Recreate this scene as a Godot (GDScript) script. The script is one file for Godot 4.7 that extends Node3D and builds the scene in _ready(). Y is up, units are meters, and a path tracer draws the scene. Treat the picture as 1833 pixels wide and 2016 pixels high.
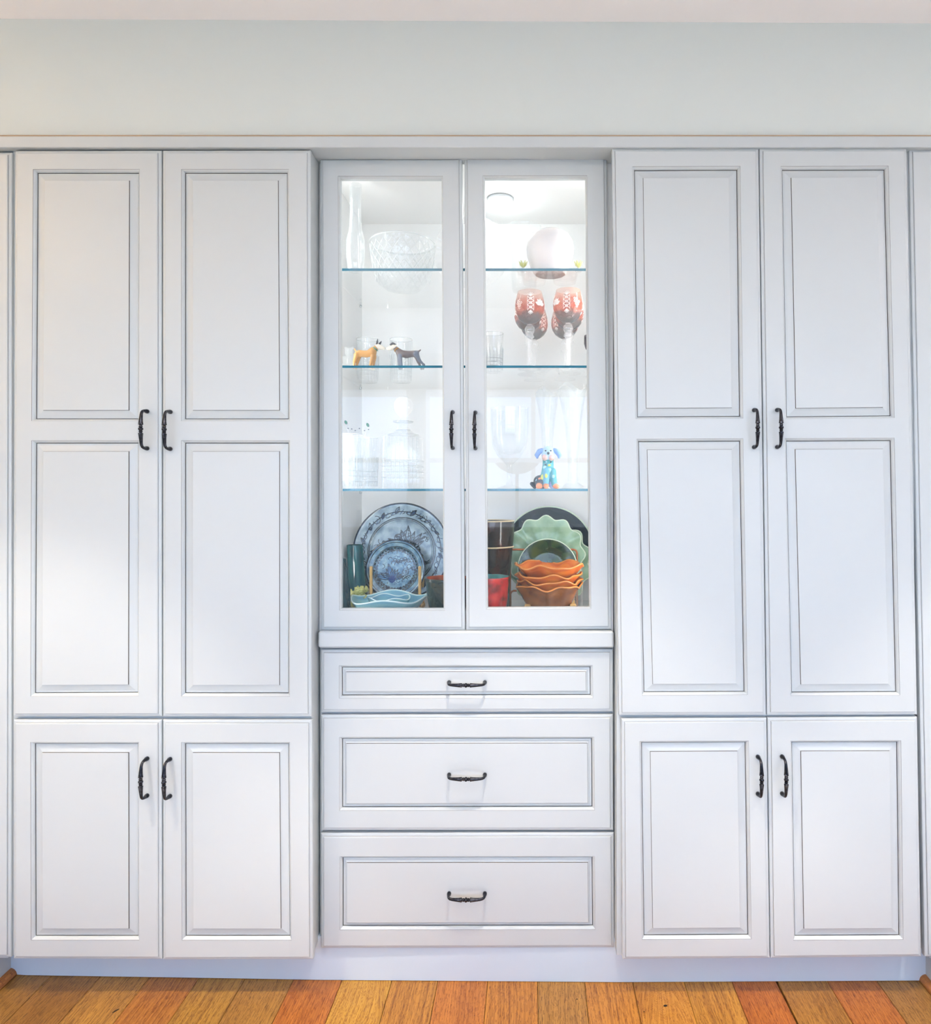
extends Node3D
# White built-in cabinet wall with a lit glass display in the middle.

const F = 1364.0          # focal length in pixels of the 1833 x 2016 frame
const VX = 1050.0         # pixel straight ahead of the level camera
const VY = 970.0
const EYE = Vector3(0, 1.32, 1.8)
const REC = -0.061        # plane of the recessed middle fronts

var M = {}
var used = {}
var glossy = {}

# ------------------------------------------------------------------ helpers
class MB:
	var v = PackedVector3Array()
	var n = PackedVector3Array()
	var t = PackedVector2Array()
	var c = PackedColorArray()
	var ix = PackedInt32Array()
	func tri(a, b, d):
		var nn = (b - a).cross(d - a).normalized()
		var k = v.size()
		v.append_array([a, b, d]); n.append_array([nn, nn, nn]); t.append_array([Vector2(), Vector2(), Vector2()])
		ix.append_array([k, k + 2, k + 1])
	func quad(a, b, d, e):
		var nn = (d - a).cross(e - b).normalized()
		var k = v.size()
		v.append_array([a, b, d, e]); n.append_array([nn, nn, nn, nn])
		t.append_array([Vector2(0, 1), Vector2(1, 1), Vector2(1, 0), Vector2(0, 0)])
		ix.append_array([k, k + 2, k + 1, k, k + 3, k + 2])
	func quad_out(a, b, d, e, mid):
		var nn = (d - a).cross(e - b)
		if nn.dot((a + b + d + e) * 0.25 - mid) < 0: quad(e, d, b, a)
		else: quad(a, b, d, e)
	func tri_out(a, b, d, mid):
		if (b - a).cross(d - a).dot((a + b + d) / 3.0 - mid) < 0: tri(a, d, b)
		else: tri(a, b, d)
	# a box with chamfered edges
	func box(lo, hi, b = 0.0015):
		var mid = (lo + hi) * 0.5
		var h = (hi - lo) * 0.5
		b = minf(b, minf(h.x, minf(h.y, h.z)) * 0.6)
		var p = func(s, ax):
			var q = mid
			for i in 3: q[i] += s[i] * (h[i] if i == ax else h[i] - b)
			return q
		for ax in 3:
			var u = (ax + 1) % 3
			var w = (ax + 2) % 3
			for s in [-1, 1]:
				var cs = []
				for k in [[-1, -1], [1, -1], [1, 1], [-1, 1]]:
					var sg = Vector3()
					sg[ax] = s; sg[u] = k[0]; sg[w] = k[1]
					cs.append(p.call(sg, ax))
				quad_out(cs[0], cs[1], cs[2], cs[3], mid)
			for su in [-1, 1]:
				for sw in [-1, 1]:
					var e0 = Vector3(); var e1 = Vector3()
					e0[ax] = -1; e1[ax] = 1
					e0[u] = su; e1[u] = su; e0[w] = sw; e1[w] = sw
					quad_out(p.call(e0, u), p.call(e1, u), p.call(e1, w), p.call(e0, w), mid)
		for sx in [-1, 1]:
			for sy in [-1, 1]:
				for sz in [-1, 1]:
					var s = Vector3(sx, sy, sz)
					tri_out(p.call(s, 0), p.call(s, 1), p.call(s, 2), mid)
	# rows x cols points, smooth
	func grid(P, rows, cols, wrap = false, uvs = null, cols_c = null):
		var k = v.size()
		for i in rows:
			for j in cols:
				var a = P[i * cols + j]
				var jl = (j - 1 + cols) % cols if wrap else maxi(j - 1, 0)
				var jr = (j + 1) % cols if wrap else mini(j + 1, cols - 1)
				var i0 = maxi(i - 1, 0)
				var i1 = mini(i + 1, rows - 1)
				var du = P[i * cols + jr] - P[i * cols + jl]
				if du.length_squared() < 1e-14:
					var ii = i + 1 if i == 0 else i - 1
					du = P[ii * cols + jr] - P[ii * cols + jl]
				var dv = P[i1 * cols + j] - P[i0 * cols + j]
				var nn = du.cross(dv)
				if nn.length_squared() < 1e-20: nn = Vector3.UP
				v.append(a); n.append(nn.normalized())
				t.append(uvs[i * cols + j] if uvs != null else Vector2(float(j) / cols, float(i) / maxi(rows - 1, 1)))
				if cols_c != null: c.append(cols_c[i * cols + j])
		for i in rows - 1:
			for j in (cols if wrap else cols - 1):
				var j2 = (j + 1) % cols
				var a = k + i * cols + j
				var b = k + i * cols + j2
				var d = k + (i + 1) * cols + j2
				var e = k + (i + 1) * cols + j
				ix.append_array([a, d, b, a, e, d])
	func tube(path, rad, sides = 10):
		var P = []
		var up = Vector3(0.31, 0.2, 0.93)
		var m = path.size()
		for i in m:
			var d = (path[mini(i + 1, m - 1)] - path[maxi(i - 1, 0)]).normalized()
			up = (up - d * up.dot(d)).normalized()
			var s = d.cross(up)
			var r = rad[i] if rad is Array else rad
			for j in sides:
				var a = TAU * j / sides
				P.append(path[i] + (up * cos(a) + s * sin(a)) * r)
		# caps
		var A = []
		for j in sides: A.append(path[0])
		A.append_array(P)
		for j in sides: A.append(path[m - 1])
		grid(A, m + 2, sides, true)
	# r,y profile turned round the y axis; f(theta, i) -> [radius factor, y offset]
	func lathe(prof, seg = 40, f = null, planar = 0.0, cf = null):
		var P = []
		var uv = []
		var C = []
		for i in prof.size():
			for j in seg + 1:
				var a = TAU * j / seg
				var r = prof[i].x
				var y = prof[i].y
				if f != null:
					var q = f.call(a, i, r, y)
					r = q.x; y = q.y
				var p = Vector3(cos(a) * r, y, -sin(a) * r)
				P.append(p)
				uv.append(Vector2(p.x / (2 * planar) + 0.5, p.z / (2 * planar) + 0.5) if planar > 0 else Vector2(float(j) / seg, float(i) / (prof.size() - 1)))
				if cf != null: C.append(cf.call(a, i))
		var k = v.size()
		grid(P, prof.size(), seg + 1, false, uv, C if cf != null else null)
		# weld the seam normals
		for i in prof.size():
			var a0 = k + i * (seg + 1)
			var nn = (n[a0] + n[a0 + seg]).normalized()
			n[a0] = nn; n[a0 + seg] = nn
	func arrays():
		var a = []
		a.resize(Mesh.ARRAY_MAX)
		a[Mesh.ARRAY_VERTEX] = v; a[Mesh.ARRAY_NORMAL] = n; a[Mesh.ARRAY_TEX_UV] = t
		if c.size() == v.size(): a[Mesh.ARRAY_COLOR] = c
		a[Mesh.ARRAY_INDEX] = ix
		return a

func at(px, py, z): return Vector3((px - VX) / F * (EYE.z - z), EYE.y - (py - VY) / F * (EYE.z - z), z)
func X(px, z): return (px - VX) / F * (EYE.z - z)
func Y(py, z): return EYE.y - (py - VY) / F * (EYE.z - z)
func S(z): return (EYE.z - z) / F

func numbered(nm):
	used[nm] = used.get(nm, 0) + 1
	return nm if used[nm] == 1 else "%s_%03d" % [nm, used[nm] - 1]

func mesh_of(list):
	var am = ArrayMesh.new()
	for e in list:
		if e[0].v.size() == 0: continue
		am.add_surface_from_arrays(Mesh.PRIMITIVE_TRIANGLES, e[0].arrays())
		am.surface_set_material(am.get_surface_count() - 1, e[1])
	return am

func obj(nm, mb, mat, parent = null):
	var o = MeshInstance3D.new()
	o.mesh = mesh_of(mb if mb is Array else [[mb, mat]])
	if parent == null:
		o.name = numbered(nm)
		add_child(o)
	else:
		o.name = nm
		parent.add_child(o, true)
	return o

func thing(nm, label, category, pos = Vector3.ZERO, group = ""):
	var o = Node3D.new()
	o.name = numbered(nm)
	add_child(o)
	o.position = pos
	tag(o, label, category, group)
	return o

func tag(o, label, category, group = ""):
	o.set_meta("label", label); o.set_meta("category", category)
	if group != "": o.set_meta("group", group)
	return o

func struct(nm, mb, mat, label):
	var o = obj(nm, mb, mat)
	o.set_meta("kind", "structure"); o.set_meta("label", label); o.set_meta("category", nm.split("_")[0])
	return o

func copy_of(o, pos, label):
	var c = o.duplicate()
	c.name = numbered(String(o.name).rstrip("0123456789").trim_suffix("_"))
	add_child(c)
	c.position = pos
	c.set_meta("label", label)
	return c

func mat(rgb, rough = 0.5, metal = 0.0):
	var m = StandardMaterial3D.new()
	m.albedo_color = Color(rgb[0], rgb[1], rgb[2]) if rgb is Array else rgb
	m.roughness = rough; m.metallic = metal
	return m

func clear(a, tint = Color(1, 1, 1), rough = 0.0):
	var m = StandardMaterial3D.new()
	m.albedo_color = Color(tint.r, tint.g, tint.b, a)
	m.transparency = BaseMaterial3D.TRANSPARENCY_ALPHA
	m.roughness = rough
	return m

func noise(seed_, freq, oct = 3):
	var f = FastNoiseLite.new()
	f.seed = seed_; f.frequency = freq; f.fractal_octaves = oct
	f.noise_type = FastNoiseLite.TYPE_SIMPLEX_SMOOTH
	return f

# mottled glaze: a few colours mixed by noise
func glaze_tex(seed_, cols, freq, w = 256):
	var im = Image.create(w, w, false, Image.FORMAT_RGB8)
	var f = noise(seed_, freq, 4)
	for y in w:
		for x in w:
			var q = clampf(f.get_noise_2d(x, y) * 0.9 + 0.5, 0, 0.999) * (cols.size() - 1)
			var k = int(q)
			im.set_pixel(x, y, cols[k].lerp(cols[k + 1], q - k))
	return ImageTexture.create_from_image(im)

func glazed(seed_, cols, freq, rough = 0.12):
	var m = mat([1, 1, 1], rough)
	m.albedo_texture = glaze_tex(seed_, cols, freq)
	return m

# ------------------------------------------------------------------ cabinet doors
func px_rect(p, z):   # TL TR BR BL pixels -> BL BR TR TL points
	return [at(p[6], p[7], z), at(p[4], p[5], z), at(p[2], p[3], z), at(p[0], p[1], z)]

func inset(r, d, dz):
	return [r[0] + Vector3(d, d, dz), r[1] + Vector3(-d, d, dz), r[2] + Vector3(-d, -d, dz), r[3] + Vector3(d, -d, dz)]

func ring(mb, a, b):
	for i in 4:
		var j = (i + 1) % 4
		mb.quad(a[i], a[j], b[j], b[i])

func rings(mb, r, prof):
	for k in prof.size() - 1:
		ring(mb, inset(r, prof[k][0], prof[k][1]), inset(r, prof[k + 1][0], prof[k + 1][1]))

# openings: list of pixel rects of the outer line of the sticking
func make_door(nm, parent, p, z, openings, glass, bevel = 0.0205):
	var o = px_rect(p, z)
	var org = o[0]
	for i in 4: o[i] -= org
	var w = MB.new()
	var g = MB.new()
	ring(w, inset(o, 0.011, -0.02), inset(o, 0, -0.02))
	rings(w, o, [[0, -0.02], [0, -0.0065], [0.0012, -0.005], [0.0035, -0.0042], [0.0075, -0.0038]])
	rings(g, o, [[0.0075, -0.0038], [0.0079, -0.0034]])
	rings(w, o, [[0.0079, -0.0034], [0.0083, -0.0008], [0.0098, 0]])
	var f = inset(o, 0.0098, 0)
	var ops = []
	for q in openings:
		var r = px_rect(q, z)
		for i in 4: r[i] -= org
		ops.append(r)
	# flat face: one ring of four quads per opening band, split half way between openings
	var top_l = f[3]
	var top_r = f[2]
	for k in ops.size():
		var bl = f[0]
		var br = f[1]
		if k < ops.size() - 1:
			var s = ((ops[k][0].y + ops[k + 1][3].y) * 0.5 - f[0].y) / (f[3].y - f[0].y)
			bl = f[0].lerp(f[3], s)
			br = f[1].lerp(f[2], s)
		ring(w, [bl, br, top_r, top_l], ops[k])
		top_l = bl; top_r = br
		rings(g, ops[k], [[0, 0], [0.0002, -0.0008]])
		if glass:
			rings(w, ops[k], [[0.0002, -0.0008], [0.0022, -0.0035], [0.0042, -0.006], [0.0046, -0.0075], [0.0046, -0.02]])
		else:
			rings(w, ops[k], [[0.0002, -0.0008], [0.0016, -0.002], [0.0038, -0.0038], [0.0056, -0.0066], [0.006, -0.0095]])
			rings(g, ops[k], [[0.006, -0.0095], [0.006, -0.0115], [0.0078, -0.0115]])
	var d = obj(nm, [[w, M.paint], [g, M.glaze]], null, parent)
	d.position = org
	for r in ops:
		if glass:
			var gm = MB.new()
			var gr = inset(r, -0.004, 0)
			gm.box(Vector3(gr[0].x, gr[0].y, -0.0125), Vector3(gr[2].x, gr[2].y, -0.0085), 0.0002)
			obj("glass_pane", gm, M.pane, d)
		else:
			var pw = MB.new()
			var pg = MB.new()
			rings(pg, r, [[0.0074, -0.0115], [0.0074, -0.0098]])
			rings(pw, r, [[0.0074, -0.0098], [0.0082, -0.0092], [0.0125, -0.0088], [0.0072 + bevel * 0.7, -0.0066], [0.0074 + bevel, -0.0048]])
			rings(pg, r, [[0.0074 + bevel, -0.0048], [0.0081 + bevel, -0.0021]])
			rings(pw, r, [[0.0081 + bevel, -0.0021], [0.0086 + bevel, -0.0017]])
			var q = inset(r, 0.0086 + bevel, -0.0017)
			pw.quad(q[0], q[1], q[2], q[3])
			var b = inset(r, 0.0074, -0.0125)
			pw.quad(b[3], b[2], b[1], b[0])
			obj("raised_panel", [[pw, M.paint], [pg, M.glaze]], null, d)
	return d

var handle_mesh = null
func add_handle(door, px, py, z, flat = false):
	if handle_mesh == null:
		var mb = MB.new()
		var path = []
		var rad = []
		var half = [[0.048, 0.0, 0.0056], [0.048, 0.0035, 0.0058], [0.048, 0.0075, 0.0054], [0.048, 0.011, 0.0044], [0.0478, 0.0165, 0.0037], [0.0462, 0.0225, 0.0035], [0.0425, 0.0265, 0.0036], [0.037, 0.0285, 0.0038], [0.029, 0.0297, 0.0043], [0.021, 0.0305, 0.0049], [0.0145, 0.0309, 0.0056], [0.0118, 0.031, 0.006], [0.0106, 0.031, 0.0054], [0.0098, 0.031, 0.0038], [0.0085, 0.031, 0.0036], [0.0074, 0.031, 0.0048], [0.006, 0.031, 0.0049], [0.0048, 0.031, 0.0037], [0.0038, 0.031, 0.0042], [0.002, 0.031, 0.0058]]
		for h in half:
			path.append(Vector3(0, h[0], h[1])); rad.append(h[2])
		path.append(Vector3(0, 0, 0.031)); rad.append(0.0061)
		for k in range(half.size() - 1, -1, -1):
			var h = half[k]
			path.append(Vector3(0, -h[0], h[1])); rad.append(h[2])
		mb.tube(path, rad, 14)
		handle_mesh = mesh_of([[mb, M.bronze]])
	var o = MeshInstance3D.new()
	o.mesh = handle_mesh
	o.name = "handle"
	door.add_child(o, true)
	o.position = at(px, py, z) - door.position
	if flat: o.rotation.z = PI / 2
	o.set_meta("label", "dark antiqued metal pull with turned beads")
	return o

# ------------------------------------------------------------------ blobs (figurines)
# caps: [a, b, ra, rb, colour]; one continuous surface by surface nets
func blob(caps, cell, k = 0.004):
	var lo = Vector3.ONE * 1e9
	var hi = -lo
	for q in caps:
		var m = maxf(q[2], q[3]) + cell * 2
		for e in [q[0], q[1]]:
			lo = lo.min(e - Vector3.ONE * m); hi = hi.max(e + Vector3.ONE * m)
	var nx = int((hi.x - lo.x) / cell) + 2
	var ny = int((hi.y - lo.y) / cell) + 2
	var nz = int((hi.z - lo.z) / cell) + 2
	var D = PackedFloat32Array()
	D.resize(nx * ny * nz)
	D.fill(1.0)
	for q in caps:
		var m = maxf(q[2], q[3]) + cell * 2.5 + k
		var c0 = q[0].min(q[1]) - Vector3.ONE * m - lo
		var c1 = q[0].max(q[1]) + Vector3.ONE * m - lo
		var ab = q[1] - q[0]
		var l2 = maxf(ab.length_squared(), 1e-12)
		for z in range(maxi(0, int(c0.z / cell)), mini(nz, int(c1.z / cell) + 1)):
			for y in range(maxi(0, int(c0.y / cell)), mini(ny, int(c1.y / cell) + 1)):
				for x in range(maxi(0, int(c0.x / cell)), mini(nx, int(c1.x / cell) + 1)):
					var p = lo + Vector3(x, y, z) * cell
					var s = clampf((p - q[0]).dot(ab) / l2, 0, 1)
					var d = (p - q[0] - ab * s).length() - lerpf(q[2], q[3], s)
					var i = (z * ny + y) * nx + x
					var e = D[i]
					var h = maxf(k - absf(d - e), 0) / k
					D[i] = minf(d, e) - h * h * k * 0.25
	var mb = MB.new()
	var id = {}
	var P = []
	for z in nz - 1:
		for y in ny - 1:
			for x in nx - 1:
				var i = (z * ny + y) * nx + x
				var o = [D[i], D[i + 1], D[i + nx], D[i + nx + 1], D[i + nx * ny], D[i + nx * ny + 1], D[i + nx * ny + nx], D[i + nx * ny + nx + 1]]
				var neg = 0
				for d in o: neg += 1 if d < 0 else 0
				if neg == 0 or neg == 8: continue
				var s = Vector3()
				var c = 0
				for e in [[0, 1], [2, 3], [4, 5], [6, 7], [0, 2], [1, 3], [4, 6], [5, 7], [0, 4], [1, 5], [2, 6], [3, 7]]:
					var a = o[e[0]]
					var b = o[e[1]]
					if (a < 0) == (b < 0): continue
					var w = a / (a - b)
					var pa = Vector3(e[0] & 1, (e[0] >> 1) & 1, e[0] >> 2)
					var pb = Vector3(e[1] & 1, (e[1] >> 1) & 1, e[1] >> 2)
					s += pa.lerp(pb, w)
					c += 1
				var p = lo + (Vector3(x, y, z) + s / c) * cell
				id[i] = mb.v.size()
				mb.v.append(p)
				# colour of the closest cap and the normal from the field
				mb.n.append(Vector3(o[1] + o[3] + o[5] + o[7] - o[0] - o[2] - o[4] - o[6], o[2] + o[3] + o[6] + o[7] - o[0] - o[1] - o[4] - o[5], o[4] + o[5] + o[6] + o[7] - o[0] - o[1] - o[2] - o[3]).normalized())
				mb.t.append(Vector2())
				var best = 1e9
				var col = Color.WHITE
				for q in caps:
					var ab = q[1] - q[0]
					var u = clampf((p - q[0]).dot(ab) / maxf(ab.length_squared(), 1e-12), 0, 1)
					var d = (p - q[0] - ab * u).length() - lerpf(q[2], q[3], u)
					if d < best: best = d; col = q[4]
				mb.c.append(col)
	var quad = func(a, b, c, d, flip):
		if flip: mb.ix.append_array([a, b, c, a, c, d])
		else: mb.ix.append_array([a, c, b, a, d, c])
	var sx = 1
	var sy = nx
	var sz = nx * ny
	for z in range(1, nz - 1):
		for y in range(1, ny - 1):
			for x in range(1, nx - 1):
				var i = (z * ny + y) * nx + x
				var s = D[i] < 0
				if s != (D[i + sx] < 0): quad.call(id[i - sy - sz], id[i - sz], id[i], id[i - sy], not s)
				if s != (D[i + sy] < 0): quad.call(id[i - sx - sz], id[i - sx], id[i], id[i - sz], not s)
				if s != (D[i + sz] < 0): quad.call(id[i - sx - sy], id[i - sy], id[i], id[i - sx], not s)
	return mb

# ------------------------------------------------------------------ drawing on images
func stroke(im, pts, wd, col):
	var w = im.get_width()
	for k in pts.size() - 1:
		var a = pts[k] * w
		var b = pts[k + 1] * w
		var m = maxi(1, int(a.distance_to(b) * 1.5))
		for i in m + 1:
			var p = a.lerp(b, float(i) / m)
			var r = wd * w * 0.5
			for y in range(int(p.y - r), int(p.y + r) + 1):
				for x in range(int(p.x - r), int(p.x + r) + 1):
					if x >= 0 and y >= 0 and x < w and y < im.get_height() and Vector2(x - p.x, y - p.y).length() <= r + 0.3:
						im.set_pixel(x, y, col)

func leaf(im, a, b, bulge, wd, col, fill = null):
	var d = b - a
	var nrm = Vector2(-d.y, d.x)
	var l = []
	var r = []
	for i in 13:
		var s = i / 12.0
		var o = sin(s * PI) * bulge
		l.append(a + d * s + nrm * o)
		r.append(a + d * s - nrm * o)
	if fill != null:
		for i in 13:
			stroke(im, [l[i], r[i]], wd * 1.6, fill)
	stroke(im, l, wd, col); stroke(im, r, wd, col)
	stroke(im, [a, b], wd * 0.7, col)

func arc(c, r, a0, a1, n = 24, sq = 1.0):
	var o = []
	for i in n + 1:
		var a = lerpf(a0, a1, float(i) / n)
		o.append(c + Vector2(cos(a), sin(a) * sq) * r)
	return o

func plate_tex(which):
	var w = 640
	var im = Image.create(w, w, false, Image.FORMAT_RGB8)
	var f = noise(which + 5, 0.012, 4)
	var base = [Color(0.46, 0.54, 0.60), Color(0.56, 0.64, 0.69), Color(0.65, 0.72, 0.75)] if which == 0 else [Color(0.32, 0.45, 0.55), Color(0.44, 0.57, 0.65), Color(0.56, 0.67, 0.72)]
	for y in w:
		for x in w:
			var q = clampf(f.get_noise_2d(x, y) + 0.5, 0, 0.999) * 2
			im.set_pixel(x, y, base[int(q)].lerp(base[int(q) + 1], q - int(q)))
	var ink = Color(0.015, 0.05, 0.11)
	var ink2 = Color(0.07, 0.2, 0.36)
	var c = Vector2(0.5, 0.5)
	var rng = RandomNumberGenerator.new()
	rng.seed = 11 + which
	for k in 10: stroke(im, arc(c, (0.476 if which == 0 else 0.466) + 0.0035 * k, 0, TAU, 120), 0.006, Color(0.06, 0.14, 0.27))
	for r in ([0.325, 0.34, 0.40, 0.485] if which == 0 else [0.36, 0.375, 0.44, 0.48]):
		stroke(im, arc(c, r, 0, TAU, 90), 0.009, ink)
	if which == 0:
		for i in 46:     # rim of running waves and leaves
			var a = TAU * i / 46 + rng.randf() * 0.06
			var p = c + Vector2(cos(a), sin(a)) * rng.randf_range(0.365, 0.39)
			var q = c + Vector2(cos(a + 0.12), sin(a + 0.12)) * rng.randf_range(0.41, 0.45)
			if i % 3 == 0: leaf(im, p, q, 0.2, 0.006, ink, ink2 if i % 2 == 0 else null)
			else: stroke(im, arc((p + q) * 0.5, rng.randf_range(0.02, 0.04), a + rng.randf() * 3, a + 2.2 + rng.randf() * 3, 12), 0.006, ink)
			stroke(im, [p, p.lerp(q, 0.6) + Vector2(0.008, -0.006)], 0.005, ink2)
		for i in 7:      # spray of sword leaves in the well
			var a = -PI / 2 + (i - 3) * 0.36
			var p = c + Vector2(0.06, -0.02)
			leaf(im, p, p + Vector2(cos(a), sin(a)) * rng.randf_range(0.17, 0.25), 0.11, 0.009, ink)
		for i in 30:
			var a = rng.randf() * TAU
			var rr = rng.randf_range(0.10, 0.29)
			var p = c + Vector2(cos(a), sin(a)) * rr
			stroke(im, arc(p, rng.randf_range(0.02, 0.045), rng.randf() * 6, rng.randf() * 6 + 3, 14), 0.008, ink)
			stroke(im, arc(p + Vector2(0.02, 0.01), 0.012, 0, TAU, 10), 0.005, ink)
		for i in 9:
			var p = c + Vector2(-0.27 + 0.012 * i, 0.02 + 0.02 * i)
			stroke(im, arc(p, 0.05, 3.6, 5.6, 12, 0.6), 0.008, ink)
			p = c + Vector2(0.15 + 0.014 * i, 0.10 - 0.004 * i + 0.012 * (i % 3))
			stroke(im, arc(p, 0.05, 0.4, 2.6, 12, 0.6), 0.008, ink)
		for i in 14:
			var p = c + Vector2(0.08 + 0.011 * i, -0.07 - 0.006 * i)
			stroke(im, [p, p + Vector2(0.006, 0.012)], 0.010, ink)
	else:
		for i in 40:
			var a = TAU * i / 40
			leaf(im, c + Vector2(cos(a), sin(a)) * 0.30, c + Vector2(cos(a + 0.12), sin(a + 0.12)) * (0.345 + 0.01 * (i % 2)), 0.26, 0.010, ink, ink2 if i % 4 == 0 else null)
		var s = c + Vector2(-0.06, 0.16)
		for i in 11:
			var a = -PI / 2 + (i - 5) * 0.27
			leaf(im, s, s + Vector2(cos(a), sin(a)) * rng.randf_range(0.16, 0.3), 0.12, 0.011, ink, Color(0.22, 0.42, 0.62) if i % 2 == 0 else null)
		for i in 14:
			var a = TAU * i / 14
			leaf(im, s, s + Vector2(cos(a), sin(a)) * 0.06, 0.2, 0.007, Color(0.05, 0.16, 0.4))
		for i in 5:
			var p = c + Vector2(-0.02 + 0.055 * i, -0.10 + 0.02 * sin(i * 1.7))
			stroke(im, arc(p, 0.06, 2.9, 5.6, 14, 0.7), 0.012, ink)
			stroke(im, arc(p + Vector2(0, -0.05), 0.028, 0, TAU, 12), 0.010, ink)
		for i in 34:
			var a = rng.randf() * TAU
			var p = c + Vector2(cos(a), sin(a)) * rng.randf_range(0.12, 0.31)
			stroke(im, arc(p, rng.randf_range(0.015, 0.04), rng.randf() * 6, rng.randf() * 6 + 2.6, 12), 0.007, ink if i % 3 else ink2)
		stroke(im, arc(c + Vector2(0.16, 0.03), 0.05, 0, TAU, 24), 0.008, ink)
		for i in 8: stroke(im, [c + Vector2(0.13 + 0.014 * (i % 4), 0.01 + 0.03 * (i / 4)), c + Vector2(0.132 + 0.014 * (i % 4), 0.012 + 0.03 * (i / 4))], 0.008, ink)
		for i in 9:
			var p = c + Vector2(0.03 + 0.022 * i, 0.17 - 0.02 * (i % 3))
			stroke(im, arc(p, 0.035, 3.3, 5.9, 12, 0.9), 0.011, ink)
	return im

func make_plate_mat(which):
	var m = mat([1, 1, 1], 0.14)
	var im = plate_tex(which)
	m.albedo_texture = ImageTexture.create_from_image(im)
	return m

func wine_tex():
	var w = 384
	var h = 128
	var im = Image.create(w, h, false, Image.FORMAT_RGBA8)
	var f = noise(4, 0.02, 3)
	for y in h:
		for x in w:
			var s = 1.0 - float(y) / h       # 0 at the stem, 1 at the lip
			var q = f.get_noise_2d(x, y) * 0.10
			var c = Color(0.27, 0.35, 0.38, 0.64)
			var e = s + q
			if e > 0.26: c = c.lerp(Color(0.80, 0.25, 0.15, 0.46), clampf((e - 0.26) / 0.10, 0, 1))
			if e > 0.66: c = c.lerp(Color(0.93, 0.62, 0.48, 0.22), clampf((e - 0.66) / 0.16, 0, 1))
			im.set_pixel(x, y, c)
	var wh = Color(0.98, 0.97, 0.95, 0.97)
	var pr = func(u, s): return Vector2(u, (1.0 - s) * h / w)
	for k in 4:
		var u0 = k * 0.25
		# latticed panel
		for e in [-0.035, 0.035]:
			stroke(im, [pr.call(u0 + 0.06 + e, 0.34), pr.call(u0 + 0.06 + e, 0.76)], 0.006, wh)
		for i in 3:
			var s = 0.36 + i * 0.13
			stroke(im, [pr.call(u0 + 0.025, s), pr.call(u0 + 0.095, s + 0.13)], 0.006, wh)
			stroke(im, [pr.call(u0 + 0.095, s), pr.call(u0 + 0.025, s + 0.13)], 0.006, wh)
			stroke(im, arc(pr.call(u0 + 0.06, s + 0.065), 0.012, 0, TAU, 10), 0.005, wh)
		for i in 5:
			var a = -PI / 2 + (i - 2) * 0.45
			stroke(im, [pr.call(u0 + 0.06, 0.76), pr.call(u0 + 0.06, 0.76) + Vector2(cos(a), sin(a)) * 0.04], 0.007, wh)
			stroke(im, [pr.call(u0 + 0.06, 0.34), pr.call(u0 + 0.06, 0.34) + Vector2(cos(a), -sin(a)) * 0.035], 0.007, wh)
		if k % 2 == 0:    # leaf
			for i in 5:
				var a = -PI / 2 + (i - 2) * 0.62
				leaf(im, pr.call(u0 + 0.175, 0.52), pr.call(u0 + 0.175, 0.52) + Vector2(cos(a), sin(a)) * 0.062, 0.22, 0.005, wh, wh)
		else:             # grapes
			for q in [[0, 0], [1, 0], [2, 0], [0.5, 1], [1.5, 1], [1, 2], [0, -1], [1, -1]]:
				stroke(im, arc(pr.call(u0 + 0.15 + q[0] * 0.027, 0.58 - q[1] * 0.075), 0.010, 0, TAU, 12), 0.006, wh)
			stroke(im, [pr.call(u0 + 0.18, 0.7), pr.call(u0 + 0.185, 0.84)], 0.006, wh)
	return ImageTexture.create_from_image(im)

func wood_tex(seed_, dark, light, freq_x, figure):
	var w = 256
	var h = 1024
	var im = Image.create(w, h, false, Image.FORMAT_RGB8)
	var warp = noise(seed_, 0.006, 2)
	var line = noise(seed_ + 1, 0.05, 3)
	var pore = noise(seed_ + 2, 0.22, 2)
	var tone = noise(seed_ + 3, 0.01, 2)
	for y in h:
		for x in w:
			var xx = x + warp.get_noise_2d(x * 0.7, y * 0.35) * 26.0 * figure
			var g = line.get_noise_2d(xx * 2.6 * freq_x, y * 0.03)
			var ringv = absf(sin(xx * 0.16 * freq_x + warp.get_noise_2d(x * 0.3, y * 0.2 + 90) * 5.0 * figure))
			var q = 0.84 + g * 0.45 + tone.get_noise_2d(x, y * 0.3) * 0.16
			q -= 0.40 * pow(1.0 - ringv, 4.5) * (0.7 + line.get_noise_2d(x * 0.5, y * 0.06))
			if pore.get_noise_2d(xx * 2.6, y * 0.16) > 0.31: q -= 0.62
			im.set_pixel(x, y, dark.lerp(light, clampf(q, 0, 1)))
	return im

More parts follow.
